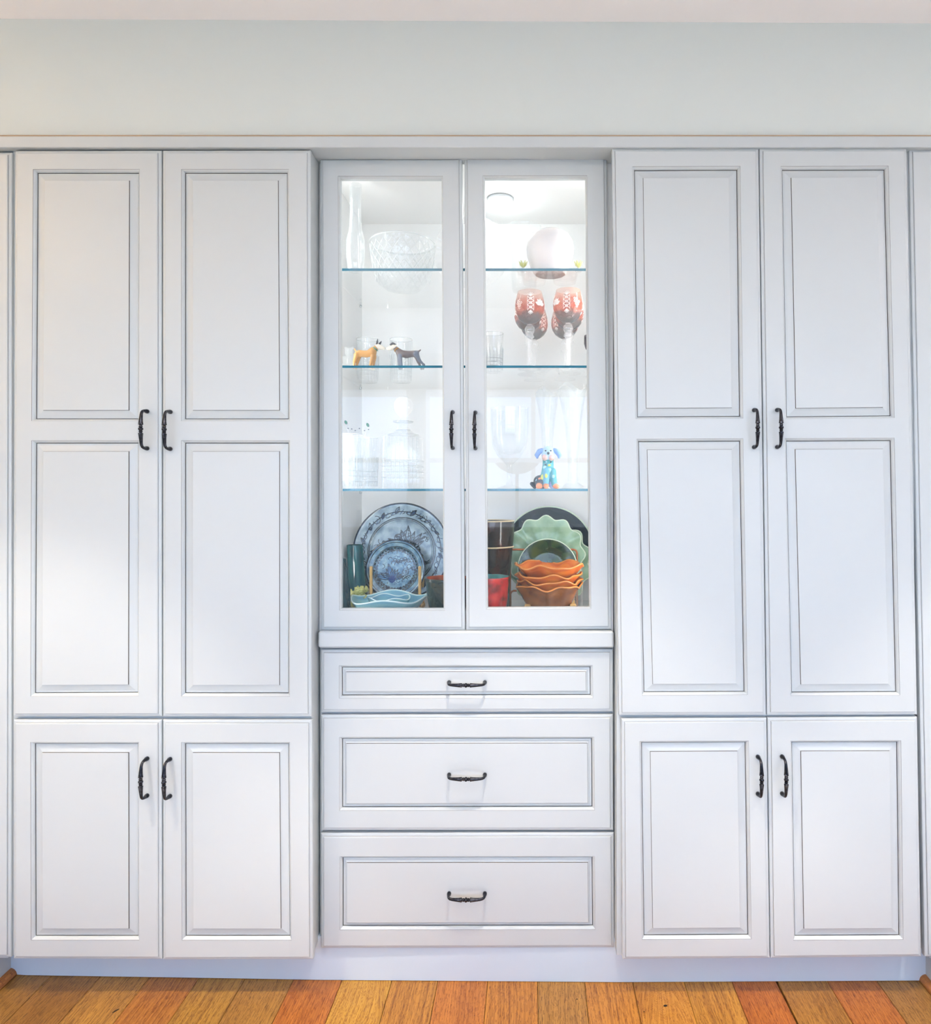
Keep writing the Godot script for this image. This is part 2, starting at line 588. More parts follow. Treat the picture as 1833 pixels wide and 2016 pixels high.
# ------------------------------------------------------------------ the scene
func _ready():
	var near = 0.05
	var cam = Camera3D.new()
	cam.name = "camera"
	cam.projection = Camera3D.PROJECTION_FRUSTUM
	cam.near = near; cam.far = 60.0
	cam.size = 2016.0 / F * near
	cam.frustum_offset = Vector2((916.5 - VX) / F * near, (VY - 1008.0) / F * near)
	add_child(cam)
	cam.position = EYE
	cam.current = true

	var env = Environment.new()
	env.background_mode = Environment.BG_SKY
	var sky = Sky.new()
	var sm = ProceduralSkyMaterial.new()
	sm.sky_top_color = Color(0.45, 0.62, 0.9)
	sm.sky_horizon_color = Color(0.80, 0.88, 0.97)
	sm.ground_bottom_color = Color(0.30, 0.34, 0.28)
	sm.ground_horizon_color = Color(0.62, 0.68, 0.66)
	sm.sky_energy_multiplier = 2.2
	sm.ground_energy_multiplier = 1.2
	sky.sky_material = sm
	env.sky = sky
	env.tonemap_mode = Environment.TONE_MAPPER_LINEAR
	env.tonemap_exposure = 0.98
	env.sdfgi_enabled = true
	env.ssao_enabled = true
	env.ssil_enabled = true
	var we = WorldEnvironment.new()
	we.name = "world_environment"
	we.environment = env
	add_child(we)
	# daylight through the three windows behind the camera
	for x in [-2.05, 0.0, 2.05]:
		var al = AreaLight3D.new()
		al.name = "window_daylight"
		al.area_size = Vector2(1.88, 1.2)
		al.light_color = Color(0.83, 0.90, 1.0)
		al.light_energy = 1.6
		al.area_range = 12.0
		al.area_attenuation = 2.0
		al.shadow_enabled = true
		add_child(al, true)
		al.position = Vector3(x, 1.62, 4.12)
	build_materials()
	build_room()
	build_cabinets()
	build_shelves()
	build_bottom()
	build_middle()
	build_top()

func build_materials():
	M.paint = mat([0.764, 0.784, 0.786], 0.34)
	M.glaze = mat([0.30, 0.26, 0.23], 0.6)
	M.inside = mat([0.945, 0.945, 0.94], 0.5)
	M.wall = mat([0.84, 0.86, 0.84], 0.85)
	M.ceiling = mat([0.97, 0.955, 0.945], 0.9)
	M.pane = clear(0.02, Color(0.9, 1, 0.98))
	M.pane.metallic_specular = 0.31
	M.shelf = clear(0.015, Color(0.85, 0.97, 0.96))
	M.shelf_edge = mat([0.06, 0.42, 0.52], 0.08)
	M.shelf_edge.emission_enabled = false
	M.crystal = clear(0.11, Color(0.86, 0.90, 0.91))
	M.cut = clear(0.62, Color(0.99, 1, 1))
	M.cut_grey = clear(0.32, Color(0.70, 0.75, 0.78))
	M.crystal2 = clear(0.12, Color(1, 1, 1))
	M.bronze = mat([0.15, 0.155, 0.17], 0.26, 0.8)
	var nt = glaze_tex(77, [Color(0.05, 0.06, 0.08), Color(0.11, 0.115, 0.135), Color(0.42, 0.42, 0.45)], 0.03, 128)
	M.bronze.albedo_color = Color(1, 1, 1)
	M.bronze.albedo_texture = nt
	M.bronze.uv1_triplanar = true
	M.bronze.uv1_scale = Vector3(30, 12, 30)
	M.chrome = mat([0.8, 0.82, 0.83], 0.2, 1.0)
	M.plate_big = make_plate_mat(0)
	M.plate_small = make_plate_mat(1)
	M.plate_back = mat([0.30, 0.43, 0.55], 0.2)
	M.navy = glazed(3, [Color(0.035, 0.055, 0.11), Color(0.06, 0.085, 0.15), Color(0.09, 0.11, 0.17)], 0.02, 0.1)
	M.celadon = glazed(8, [Color(0.50, 0.62, 0.50), Color(0.58, 0.70, 0.58), Color(0.66, 0.76, 0.64)], 0.015, 0.16)
	M.celadon_rim = mat([0.80, 0.86, 0.76], 0.2)
	M.green = glazed(13, [Color(0.05, 0.12, 0.05), Color(0.11, 0.20, 0.07), Color(0.24, 0.27, 0.07)], 0.012, 0.1)
	M.pumpkin = glazed(21, [Color(0.62, 0.27, 0.06), Color(0.78, 0.39, 0.10), Color(0.84, 0.49, 0.16)], 0.018, 0.14)
	M.pumpkin_deep = glazed(25, [Color(0.36, 0.18, 0.06), Color(0.52, 0.28, 0.10), Color(0.62, 0.40, 0.20)], 0.02, 0.16)
	M.red = glazed(31, [Color(0.42, 0.05, 0.07), Color(0.68, 0.10, 0.11), Color(0.78, 0.20, 0.16)], 0.03, 0.16)
	M.turq = mat([0.30, 0.55, 0.55], 0.2)
	M.brown = glazed(36, [Color(0.08, 0.03, 0.025), Color(0.16, 0.065, 0.045), Color(0.24, 0.10, 0.07)], 0.03, 0.14)
	M.cream = mat([0.86, 0.78, 0.62], 0.3)
	M.forest = glazed(41, [Color(0.05, 0.10, 0.10), Color(0.09, 0.15, 0.15), Color(0.19, 0.18, 0.13)], 0.04, 0.16)
	M.rust = glazed(45, [Color(0.55, 0.20, 0.07), Color(0.70, 0.30, 0.12)], 0.03, 0.2)
	M.sky_blue = glazed(51, [Color(0.40, 0.60, 0.70), Color(0.52, 0.72, 0.76), Color(0.66, 0.83, 0.82)], 0.014, 0.14)
	M.sky_rim = mat([0.82, 0.90, 0.90], 0.2)
	M.teal = glazed(57, [Color(0.01, 0.13, 0.17), Color(0.015, 0.25, 0.29), Color(0.02, 0.33, 0.33)], 0.02, 0.1)
	M.teal_dark = glazed(58, [Color(0.02, 0.09, 0.13), Color(0.05, 0.17, 0.22), Color(0.12, 0.26, 0.30)], 0.04, 0.14)
	M.moss = glazed(61, [Color(0.50, 0.52, 0.26), Color(0.66, 0.66, 0.38), Color(0.78, 0.76, 0.5)], 0.05, 0.35)
	M.pine = mat([0.80, 0.64, 0.38], 0.5)
	M.copper = mat([0.66, 0.36, 0.18], 0.35, 0.6)
	M.milk = mat([0.95, 0.93, 0.925], 0.25)
	M.vcol = mat([1, 1, 1], 0.15)
	M.vcol.vertex_color_use_as_albedo = true
	M.amber = mat([0.80, 0.50, 0.22], 0.2)
	M.gold = mat([0.72, 0.5, 0.2], 0.4, 0.3)
	M.collar_green = mat([0.20, 0.50, 0.40], 0.3)
	M.white_frame = mat([0.88, 0.9, 0.92], 0.4)
	M.ink = mat([0.02, 0.03, 0.05], 0.3)
	var wm = mat([1, 1, 1], 0.3)
	wm.albedo_texture = wine_tex()
	wm.transparency = BaseMaterial3D.TRANSPARENCY_ALPHA
	M.wine = wm
	M.amethyst = clear(0.55, Color(0.22, 0.06, 0.2))
	M.leafglass = clear(0.75, Color(0.05, 0.45, 0.3))
	M.lemon = clear(0.5, Color(0.86, 0.86, 0.5))

func glow_lens(nm, mb, parent, col, e):
	var m = mat(col, 0.4)
	m.emission_enabled = true
	m.emission = col
	m.emission_energy_multiplier = e
	return obj(nm, mb, m, parent)

func downlight(pos, energy, col, label):
	var t = thing("ceiling_light", label, "ceiling light", pos, "recessed ceiling lights")
	var r = MB.new()
	r.lathe([Vector2(0.058, 0.02), Vector2(0.06, -0.002), Vector2(0.082, -0.004), Vector2(0.086, 0.0), Vector2(0.086, 0.004)], 32)
	obj("trim_ring", r, M.white_frame, t)
	var l = MB.new()
	l.lathe([Vector2(0, 0.008), Vector2(0.058, 0.008), Vector2(0.058, 0.012), Vector2(0, 0.012)], 32)
	glow_lens("lens", l, t, col, 3.0)
	var s = SpotLight3D.new()
	s.name = "ceiling_lamp"
	s.light_color = col
	s.light_energy = energy
	s.light_size = 0.025
	s.spot_range = 8.0
	s.spot_attenuation = 2.0
	s.spot_angle = 30.0
	s.spot_angle_attenuation = 0.35
	s.shadow_enabled = true
	add_child(s, true)
	s.position = pos + Vector3(0, -0.012, 0)
	s.rotation.x = -PI / 2

func build_room():
	var yl = Y(37, -0.012)
	var yr = Y(46, -0.012)
	var cy = (yl + yr) * 0.5
	# back wall above the cabinets (a bulkhead flush with the cabinet fronts)
	var mb = MB.new()
	mb.box(Vector3(-3.3, Y(268, -0.012), -0.7), Vector3(3.3, 2.7, -0.012), 0.001)
	struct("wall_back", mb, M.wall, "pale sage green wall above the white cabinets")
	mb = MB.new()
	mb.box(Vector3(-3.4, -0.1, -0.85), Vector3(3.4, 2.75, -0.7), 0.001)
	struct("wall_back_2", mb, M.wall, "plain wall behind the cabinets")
	# ceiling, a touch lower on the right
	mb = MB.new()
	var sl = (yr - yl) / (X(1833, -0.012) - X(0, -0.012))
	var y0 = yl + sl * (-3.4 - X(0, -0.012))
	var y1 = yl + sl * (3.4 - X(0, -0.012))
	var A = [Vector3(-3.4, y0, -0.8), Vector3(3.4, y1, -0.8), Vector3(3.4, y1, 4.4), Vector3(-3.4, y0, 4.4)]
	mb.quad(A[0], A[1], A[2], A[3])
	var up = Vector3(0, 0.18, 0)
	mb.quad(A[3] + up, A[2] + up, A[1] + up, A[0] + up)
	for i in 4:
		var j = (i + 1) % 4
		mb.quad_out(A[i], A[j], A[j] + up, A[i] + up, Vector3(0, cy, 1.8))
	struct("ceiling", mb, M.ceiling, "warm white plain ceiling above the sage wall")
	for s in [-1, 1]:
		mb = MB.new()
		mb.box(Vector3(3.2, -0.1, -0.85) if s > 0 else Vector3(-3.35, -0.1, -0.85), Vector3(3.35, 2.75, 4.4) if s > 0 else Vector3(-3.2, 2.75, 4.4), 0.001)
		struct("wall_right" if s > 0 else "wall_left", mb, M.wall, "plain side wall of the room, %s" % ("right" if s > 0 else "left"))
	# wall behind the camera with three windows
	mb = MB.new()
	var wx = [-2.05, 0.0, 2.05]
	mb.box(Vector3(-3.35, 2.22, 4.2), Vector3(3.35, 2.75, 4.35), 0.001)
	var ed = [-3.35, -3.02, -1.08, -0.97, 0.97, 1.08, 3.02, 3.35]
	for i in 4: mb.box(Vector3(ed[i * 2], 1.0, 4.2), Vector3(ed[i * 2 + 1], 2.22, 4.35), 0.001)
	struct("wall_front", mb, mat([0.60, 0.63, 0.60], 0.85), "room wall with three windows, behind the viewpoint")
	mb = MB.new()
	mb.box(Vector3(-3.35, -0.1, 4.2), Vector3(3.35, 1.0, 4.35), 0.001)
	mb.box(Vector3(-3.2, 0.975, 4.16), Vector3(3.2, 1.005, 4.21), 0.004)
	struct("wall_front_2", mb, mat([0.24, 0.15, 0.10], 0.5), "dark panelled lower part of the wall with the windows")
	for i in 3:
		var w = Node3D.new()
		w.name = "window_%d" % (i + 1)
		add_child(w)
		w.position = Vector3(wx[i], 1.0, 4.26)
		w.set_meta("kind", "structure"); w.set_meta("category", "window")
		w.set_meta("label", ["left", "middle", "right"][i] + " window of the wall behind the viewpoint")
		var fr = MB.new()
		for x in [-0.97, -0.02, 0.93]: fr.box(Vector3(x, 0, -0.03), Vector3(x + 0.04, 1.22, 0.03))
		for y in [0.0, 0.59, 1.18]: fr.box(Vector3(-0.97, y, -0.028), Vector3(0.97, y + 0.04, 0.028))
		obj("window_frame", fr, M.white_frame, w)
		var gl = MB.new()
		gl.box(Vector3(-0.95, 0.02, -0.003), Vector3(0.95, 1.2, 0.003), 0.0005)
		obj("window_pane", gl, M.pane, w)
	# floor: slab and boards
	mb = MB.new()
	mb.box(Vector3(-3.3, -0.12, -0.8), Vector3(3.3, -0.012, 4.3), 0.001)
	var fl = struct("floor", mb, mat([0.10, 0.06, 0.03], 0.8), "honey oak board floor in front of the cabinets")
	var kinds = []
	var dk = [Color(0.55, 0.31, 0.13), Color(0.55, 0.28, 0.12), Color(0.50, 0.30, 0.14), Color(0.60, 0.34, 0.13)]
	var lt = [Color(0.91, 0.63, 0.30), Color(0.91, 0.59, 0.30), Color(0.87, 0.60, 0.32), Color(0.93, 0.67, 0.32)]
	for k in 4:
		var m = mat([1, 1, 1], 0.42)
		var im = wood_tex(100 + k * 7, dk[k], lt[k], [1.0, 1.6, 2.4, 1.3][k], [0.7, 0.4, 0.5, 1.8][k])
		m.albedo_texture = ImageTexture.create_from_image(im)
		kinds.append(m)
	# [pixel of the left seam on the bottom edge of the frame, kind, tint]
	var seams = [-98, 7, 115, 222, 330, 430, 535, 640, 747, 846, 953, 1060, 1160, 1263, 1373, 1475, 1573, 1680, 1787, 1890]
	var kk = [2, 2, 2, 1, 0, 2, 1, 3, 0, 1, 0, 2, 0, 3, 0, 1, 2, 1, 2, 0]
	var tn = [Color(0.86, 0.84, 0.82), Color(0.84, 0.80, 0.76), Color(0.97, 0.95, 0.90), Color(0.88, 0.84, 0.80), Color(0.86, 0.86, 0.82), Color(0.90, 0.88, 0.82), Color(0.95, 0.85, 0.77), Color(1.0, 0.98, 0.86), Color(0.94, 0.88, 0.80), Color(0.98, 0.90, 0.82), Color(1.0, 0.90, 0.80), Color(1.0, 0.97, 0.88), Color(0.98, 0.89, 0.80), Color(0.97, 0.88, 0.80), Color(0.98, 0.94, 0.84), Color(0.92, 0.79, 0.71), Color(0.93, 0.88, 0.78), Color(0.90, 0.80, 0.76), Color(0.86, 0.84, 0.84), Color(0.9, 0.86, 0.8)]
	var sc = S(0.079)
	var edges = []
	var kn = []
	var tints = []
	var x = (seams[0] - VX) * sc - 13 * 0.131
	for i in 13:
		edges.append(x); kn.append((i * 7) % 4); tints.append(Color(0.9 + 0.02 * (i % 4), 0.86, 0.8)); x += 0.131
	for i in seams.size():
		edges.append((seams[i] - VX) * sc); kn.append(kk[i]); tints.append(tn[i])
	x = edges[-1] + 0.131
	while x < 3.2:
		edges.append(x); kn.append((edges.size() * 5) % 4); tints.append(Color(0.9 + 0.02 * (edges.size() % 4), 0.86, 0.8)); x += 0.131
	edges.append(x)
	var tm = {}
	for i in edges.size() - 1:
		var p = MB.new()
		var w = edges[i + 1] - edges[i] - 0.0012
		p.box(Vector3(0, -0.012, -0.62), Vector3(w, 0, 4.2), 0.0009)
		# uv along the board
		var off = fmod(i * 0.37, 1.0)
		for j in p.v.size():
			p.t[j] = Vector2(p.v[j].x / 0.262 + off, p.v[j].z * 0.55 + off * 3.1)
		var key = "%d_%s" % [kn[i], tints[i].to_html()]
		if not tm.has(key):
			var m2 = kinds[kn[i]].duplicate()
			m2.albedo_color = tints[i] * Color(0.80, 0.86, 0.80)
			tm[key] = m2
		if i == 13 + 15:
			for j in p.v.size():
				if p.v[j].x > w * 0.5: p.v[j].x -= 0.0035 + 0.0012 * sin(p.v[j].z * 40.0)
		var b = obj("plank", p, tm[key], fl)
		b.position = Vector3(edges[i], 0, 0)
	mb = MB.new()
	mb.box(Vector3(-2.4, 0.0005, 0.42), Vector3(2.4, 0.009, 3.7), 0.003)
	tag(obj("area_rug", mb, mat([0.88, 0.88, 0.87], 0.95)), "large pale grey rug on the boards below the bottom edge of the view", "rug")
	for q in [[228, 1990, 0.010, 0.003, -0.6], [1310, 1980, 0.004, 0.006, 0.3], [1136, 1967, 0.0025, 0.002, 0.0], [1268, 1992, 0.002, 0.002, 0.0]]:
		var dd = EYE.y * F / (q[1] - VY)
		mb = MB.new()
		mb.lathe([Vector2(0, -0.0004), Vector2(1, -0.0002), Vector2(0.8, 0.0003), Vector2(0, 0.0005)], 12)
		var kn_ = obj("knot", mb, mat([0.10, 0.05, 0.03], 0.7), fl)
		kn_.position = Vector3((q[0] - VX) / F * dd, 0.0, EYE.z - dd)
		kn_.scale = Vector3(q[3], 1, q[2])
		kn_.rotation.y = q[4]
	# crown board with its underside over the middle recess
	mb = MB.new()
	mb.box(Vector3(-3.2, Y(290, 0.004), -0.2), Vector3(3.2, Y(268, 0.004), 0.004), 0.0012)
	struct("trim_1", mb, M.paint, "flat white board running along the top of the cabinets")
	mb = MB.new()
	mb.box(Vector3(-3.2, Y(268, 0.0), -0.1), Vector3(3.2, Y(265.6, -0.002), -0.002), 0.0004)
	struct("trim_2", mb, mat([0.70, 0.60, 0.49], 0.7), "thin tan filler line between wall and top board")
	# toe kick, following the slightly bowed line of the photograph
	mb = MB.new()
	var pts = [[20, -0.098], [51, -0.0935], [460, -0.081], [625, -0.0752], [1220, -0.0665], [1805, -0.0725], [1840, -0.074]]
	for i in pts.size() - 1:
		var a = Vector3(X(pts[i][0], pts[i][1]), 0.0015, pts[i][1])
		var b = Vector3(X(pts[i + 1][0], pts[i + 1][1]), 0.0015, pts[i + 1][1])
		var h = Vector3(0, 0.118, 0)
		var dz = Vector3(0, 0, -0.018)
		mb.quad(a, b, b + h, a + h)
		mb.quad(b + dz, a + dz, a + dz + h, b + dz + h)
		mb.quad(a + h, b + h, b + h + dz, a + h + dz)
		mb.quad(a + dz, b + dz, b, a)
	struct("baseboard_back", mb, mat([0.80, 0.855, 0.895], 0.4), "pale blue grey painted toe kick board under the cabinets")
	# stained quarter round mouldings at the two ends
	for s in [-1, 1]:
		var q = MB.new()
		var P = []
		var r = 0.018
		var xb = -1.431 if s < 0 else 1.061
		for zz in [-0.103 if s < 0 else -0.076, 0.35]:
			for j in 9:
				var a = PI / 2 * j / 8
				P.append(Vector3(xb - s * r * sin(a), r * cos(a) + 0.0003, zz))
			P.append(Vector3(xb, 0.0003, zz))
			P.append(Vector3(xb, r, zz))
		if s < 0: P = P.slice(11) + P.slice(0, 11)
		q.grid(P, 2, 11)
		for e in 2:
			var c = Vector3(xb, 0.0003, P[e * 11].z)
			for j in 8: q.tri_out(c, P[e * 11 + j], P[e * 11 + j + 1], Vector3(xb, 0.005, 0.1))
		for j in q.v.size(): q.t[j] = Vector2(q.v[j].y * 12 + q.v[j].x * 12, q.v[j].z)
		var m3 = kinds[1].duplicate()
		m3.albedo_color = Color(0.74, 0.74, 0.70)
		struct("trim_%d" % (3 if s < 0 else 4), q, m3, "brown quarter round floor moulding at the %s end of the toe kick" % ("left" if s < 0 else "right"))
	var dl = ["first recessed ceiling light of the row near the cabinets, at the left", "middle recessed ceiling light in front of the glass cabinet", "last recessed ceiling light of the row near the cabinets, at the right", "recessed ceiling light of the row near the windows, at the left", "middle recessed ceiling light of the row near the windows", "recessed ceiling light of the row near the windows, at the right"]
	for i in 6:
		var px = [-1.3, 0.0, 1.3][i % 3]
		var py = y0 + sl * (px + 3.4)
		downlight(Vector3(px, py, 0.72 if i < 3 else 2.7), [3.0, 2.8, 3.0, 1.2, 1.2, 1.2][i], Color(1.0, 0.95, 0.88), dl[i])
	# three standing uplighters outside the view
	torchiere(Vector3(-2.75, 0.0008, 1.25), 5.8, Color(1.0, 0.82, 0.56), "standing uplighter lamp with warm light near the left wall")
	torchiere(Vector3(2.75, 0.0008, 1.25), 5.2, Color(1.0, 0.94, 0.94), "standing uplighter lamp near the right wall")
	torchiere(Vector3(-0.1, 0.0095, 2.3), 11.5, Color(0.965, 0.96, 0.965), "standing uplighter lamp in the middle of the room")

func torchiere(pos, e, col, label):
	var t = thing("uplighter_lamp", label, "floor lamp", pos, "standing uplighter lamps")
	var mb = MB.new()
	mb.lathe([Vector2(0, 0), Vector2(0.13, 0), Vector2(0.13, 0.012), Vector2(0.03, 0.025), Vector2(0.0, 0.026)], 32)
	obj("base", mb, M.chrome, t)
	mb = MB.new()
	mb.lathe([Vector2(0, 0.02), Vector2(0.011, 0.022), Vector2(0.011, 1.43), Vector2(0, 1.431)], 16)
	obj("pole", mb, M.chrome, t)
	mb = MB.new()
	mb.lathe(hollow([Vector2(0.02, 1.425), Vector2(0.05, 1.43), Vector2(0.10, 1.455), Vector2(0.135, 1.49)], 0.003), 36)
	obj("bowl", mb, M.white_frame, t)
	mb = MB.new()
	mb.lathe([Vector2(0, 1.445), Vector2(0.025, 1.45), Vector2(0.03, 1.465), Vector2(0.02, 1.48), Vector2(0, 1.483)], 20)
	glow_lens("bulb", mb, t, col, 2.0)
	var s = SpotLight3D.new()
	s.name = "uplighter_glow"
	s.light_color = col
	s.light_energy = e
	s.light_size = 0.05
	s.spot_range = 8.0
	s.spot_attenuation = 2.0
	s.spot_angle = 64.0
	s.spot_angle_attenuation = 0.8
	s.shadow_enabled = true
	add_child(s, true)
	s.position = pos + Vector3(0, 1.5, 0)
	s.rotation.x = PI / 2

func carcass(parent, nm, x0, x1, y0, y1, z0, z1):
	var mb = MB.new()
	mb.box(Vector3(x0, y0, z0), Vector3(x1, y1, z1), 0.001)
	return obj(nm, mb, M.paint, parent)

func build_cabinets():
	var yt = Y(291.5, 0)
	var yb = Y(1888, 0)
	# left pair
	var t = thing("tall_cabinet", "white tall cabinet with four raised panel doors left of the glass cabinet", "cabinet", Vector3.ZERO)
	carcass(t, "body", X(25, -0.021), X(613.5, -0.021), yb - 0.004, yt, -0.6, -0.0205)
	var d = make_door("door", t, [27, 295, 315.8, 294.5, 316.4, 1411.5, 23, 1412], 0, [[65, 333, 275, 333, 274, 829, 62, 829], [62, 867, 274, 867, 273, 1370, 60, 1371]], false)
	add_handle(d, 290.3, 846.5, 0)
	d = make_door("door", t, [318.3, 294.5, 610, 294, 612, 1412, 318.6, 1412], 0, [[357, 333, 568.5, 333, 571, 829, 357, 829], [357, 867, 571, 867, 571, 1371, 357, 1371]], false)
	add_handle(d, 335.8, 847.5, 0)
	d = make_door("door", t, [24, 1418, 316.2, 1418, 317, 1891, 24, 1890], 0, [[60, 1461, 273.5, 1461, 274, 1851, 61, 1851]], false)
	add_handle(d, 290.2, 1529.5, 0)
	d = make_door("door", t, [318.7, 1418, 613, 1418, 615, 1891, 318.8, 1892], 0, [[357, 1461, 571, 1461, 574, 1851, 358, 1851]], false)
	add_handle(d, 335.2, 1530.5, 0)
	# right pair
	t = thing("tall_cabinet", "white tall cabinet with four raised panel doors right of the glass cabinet", "cabinet", Vector3.ZERO)
	carcass(t, "body", X(1214, -0.021), X(1800, -0.021), yb - 0.004, yt, -0.6, -0.0205)
	d = make_door("door", t, [1205, 290.5, 1494.8, 290.5, 1509.6, 1409, 1219, 1409.5], 0, [[1245, 328, 1457.5, 327, 1463, 824, 1251, 825], [1253, 864, 1463, 863, 1472, 1368, 1264, 1369]], false)
	add_handle(d, 1484.3, 844, 0)
	d = make_door("door", t, [1496.7, 290.5, 1787, 290.5, 1808, 1408, 1511.7, 1409], 0, [[1537, 327.5, 1749, 326.5, 1761, 823, 1546, 825], [1545, 863, 1761, 862, 1772, 1368.5, 1556, 1369.5]], false)
	add_handle(d, 1529.8, 843.8, 0)
	d = make_door("door", t, [1224, 1416, 1510.6, 1414.5, 1516.9, 1889, 1226, 1891], 0, [[1259, 1459, 1474, 1458, 1479.5, 1849, 1264, 1850]], false)
	add_handle(d, 1491.9, 1526, 0)
	d = make_door("door", t, [1512.6, 1414, 1808, 1412.5, 1816, 1886, 1518.8, 1889], 0, [[1556, 1458, 1774, 1457.5, 1778.5, 1850, 1562, 1851]], false)
	add_handle(d, 1539.5, 1525.5, 0)
	# neighbours cut by the frame
	t = thing("side_cabinet", "white cabinet edge cut off at the left side of the photo", "cabinet", Vector3.ZERO)
	var xs = X(20, -0.03)
	carcass(t, "body", -2.6, xs - 0.004, Y(1886, -0.03), yt, -0.6, -0.029)
	make_door("door", t, [-272, 298, 20.5, 298, 19, 1887, -274, 1887], -0.008, [[-232, 336, -22, 336, -22, 1848, -234, 1848]], false)
	carcass(t, "base", -2.6, -1.431, 0.0005, Y(1886, -0.03), -0.3, 0.0)
	t = thing("side_cabinet", "white cabinet edge cut off at the right side of the photo", "cabinet", Vector3.ZERO)
	carcass(t, "body", X(1828, -0.03) + 0.002, 2.6, Y(1886, -0.03), yt, -0.6, -0.029)
	make_door("door", t, [1792, 292, 2088, 292, 2110, 1886, 1823, 1886], -0.008, [[1834, 332, 2048, 332, 2070, 1848, 1866, 1848]], false)
	carcass(t, "base", 1.061, 2.6, 0.0005, Y(1886, -0.03), -0.3, 0.0)
	# glass display cabinet: an open white box
	var xl = X(629, -0.085)
	var xr = X(1207, -0.085)
	var fy = Y(1241, -0.08)
	var ty = yt
	var lx = X(712, -0.495)
	var rx = xr - 0.018
	var iy = 0.9635
	t = thing("display_cabinet", "lit white cabinet with two glass doors full of crystal and pottery", "cabinet", Vector3.ZERO)
	var w = MB.new()
	w.box(Vector3(lx - 0.013, iy - 0.02, -0.51), Vector3(lx, ty, REC - 0.0215), 0.0008)
	obj("side_panel", w, M.inside, t)
	w = MB.new()
	w.box(Vector3(rx, iy - 0.02, -0.51), Vector3(xr, ty, REC - 0.0215), 0.0008)
	obj("side_panel", w, M.inside, t)
	w = MB.new()
	w.box(Vector3(lx, Y(440, -0.495), -0.51), Vector3(rx, ty, REC - 0.0215), 0.0008)
	obj("top_panel", w, M.inside, t)
	w = MB.new()
	w.box(Vector3(lx, iy - 0.02, -0.51), Vector3(rx, iy, REC - 0.0215), 0.0008)
	obj("bottom_panel", w, M.inside, t)
	w = MB.new()
	w.box(Vector3(lx - 0.013, iy - 0.02, -0.525), Vector3(xr, ty, -0.5), 0.0008)
	obj("back_panel", w, M.inside, t)
	d = make_door("glass_door", t, [629, 309, 909.3, 308.5, 915, 1241, 631, 1241], REC, [[665.5, 346.7, 872, 346.7, 876, 1202, 668, 1202]], true)
	add_handle(d, 891.3, 847, REC)
	d = make_door("glass_door", t, [914, 308, 1195, 307.5, 1204, 1239.5, 917.3, 1241], REC, [[950.5, 346, 1156, 345.5, 1164, 1199, 957, 1200]], true)
	add_handle(d, 936, 847.5, REC)
	# white filler behind the tops of the middle doors
	# counter board between glass doors and drawers
	var led = MB.new()
	var a = at(626, 1275.5, -0.045)
	var b = at(1208.5, 1243.5, -0.045)
	led.box(Vector3(a.x, a.y, -0.5), Vector3(b.x, b.y, -0.045), 0.004)
	tag(obj("counter_board", led, M.paint), "white ledge board between the glass doors and the top drawer", "ledge")
	# drawers
	t = thing("drawer_cabinet", "white cabinet of three wide drawers under the glass cabinet", "cabinet", Vector3.ZERO)
	carcass(t, "body", X(630, -0.083), X(1208, -0.083), Y(1866, -0.083), a.y - 0.002, -0.55, -0.0825)
	var dr = [[[631, 1279.5, 1207, 1278.5, 1207, 1402, 631, 1403.5], [667.5, 1310, 1167, 1309.5, 1167.5, 1374, 667.5, 1375], 1343.0], [[631, 1408.5, 1207, 1407.5, 1208, 1636, 631, 1636.5], [668, 1451, 1170, 1450.5, 1171, 1595, 668, 1596], 1524.8], [[631, 1642, 1209, 1641, 1210, 1868, 631, 1869], [669, 1686, 1171, 1685.5, 1172, 1830, 669, 1831], 1758.5]]
	for q in dr:
		d = make_door("drawer", t, q[0], REC, [q[1]], false, 0.0105)
		add_handle(d, 919.5, q[2], REC, true)

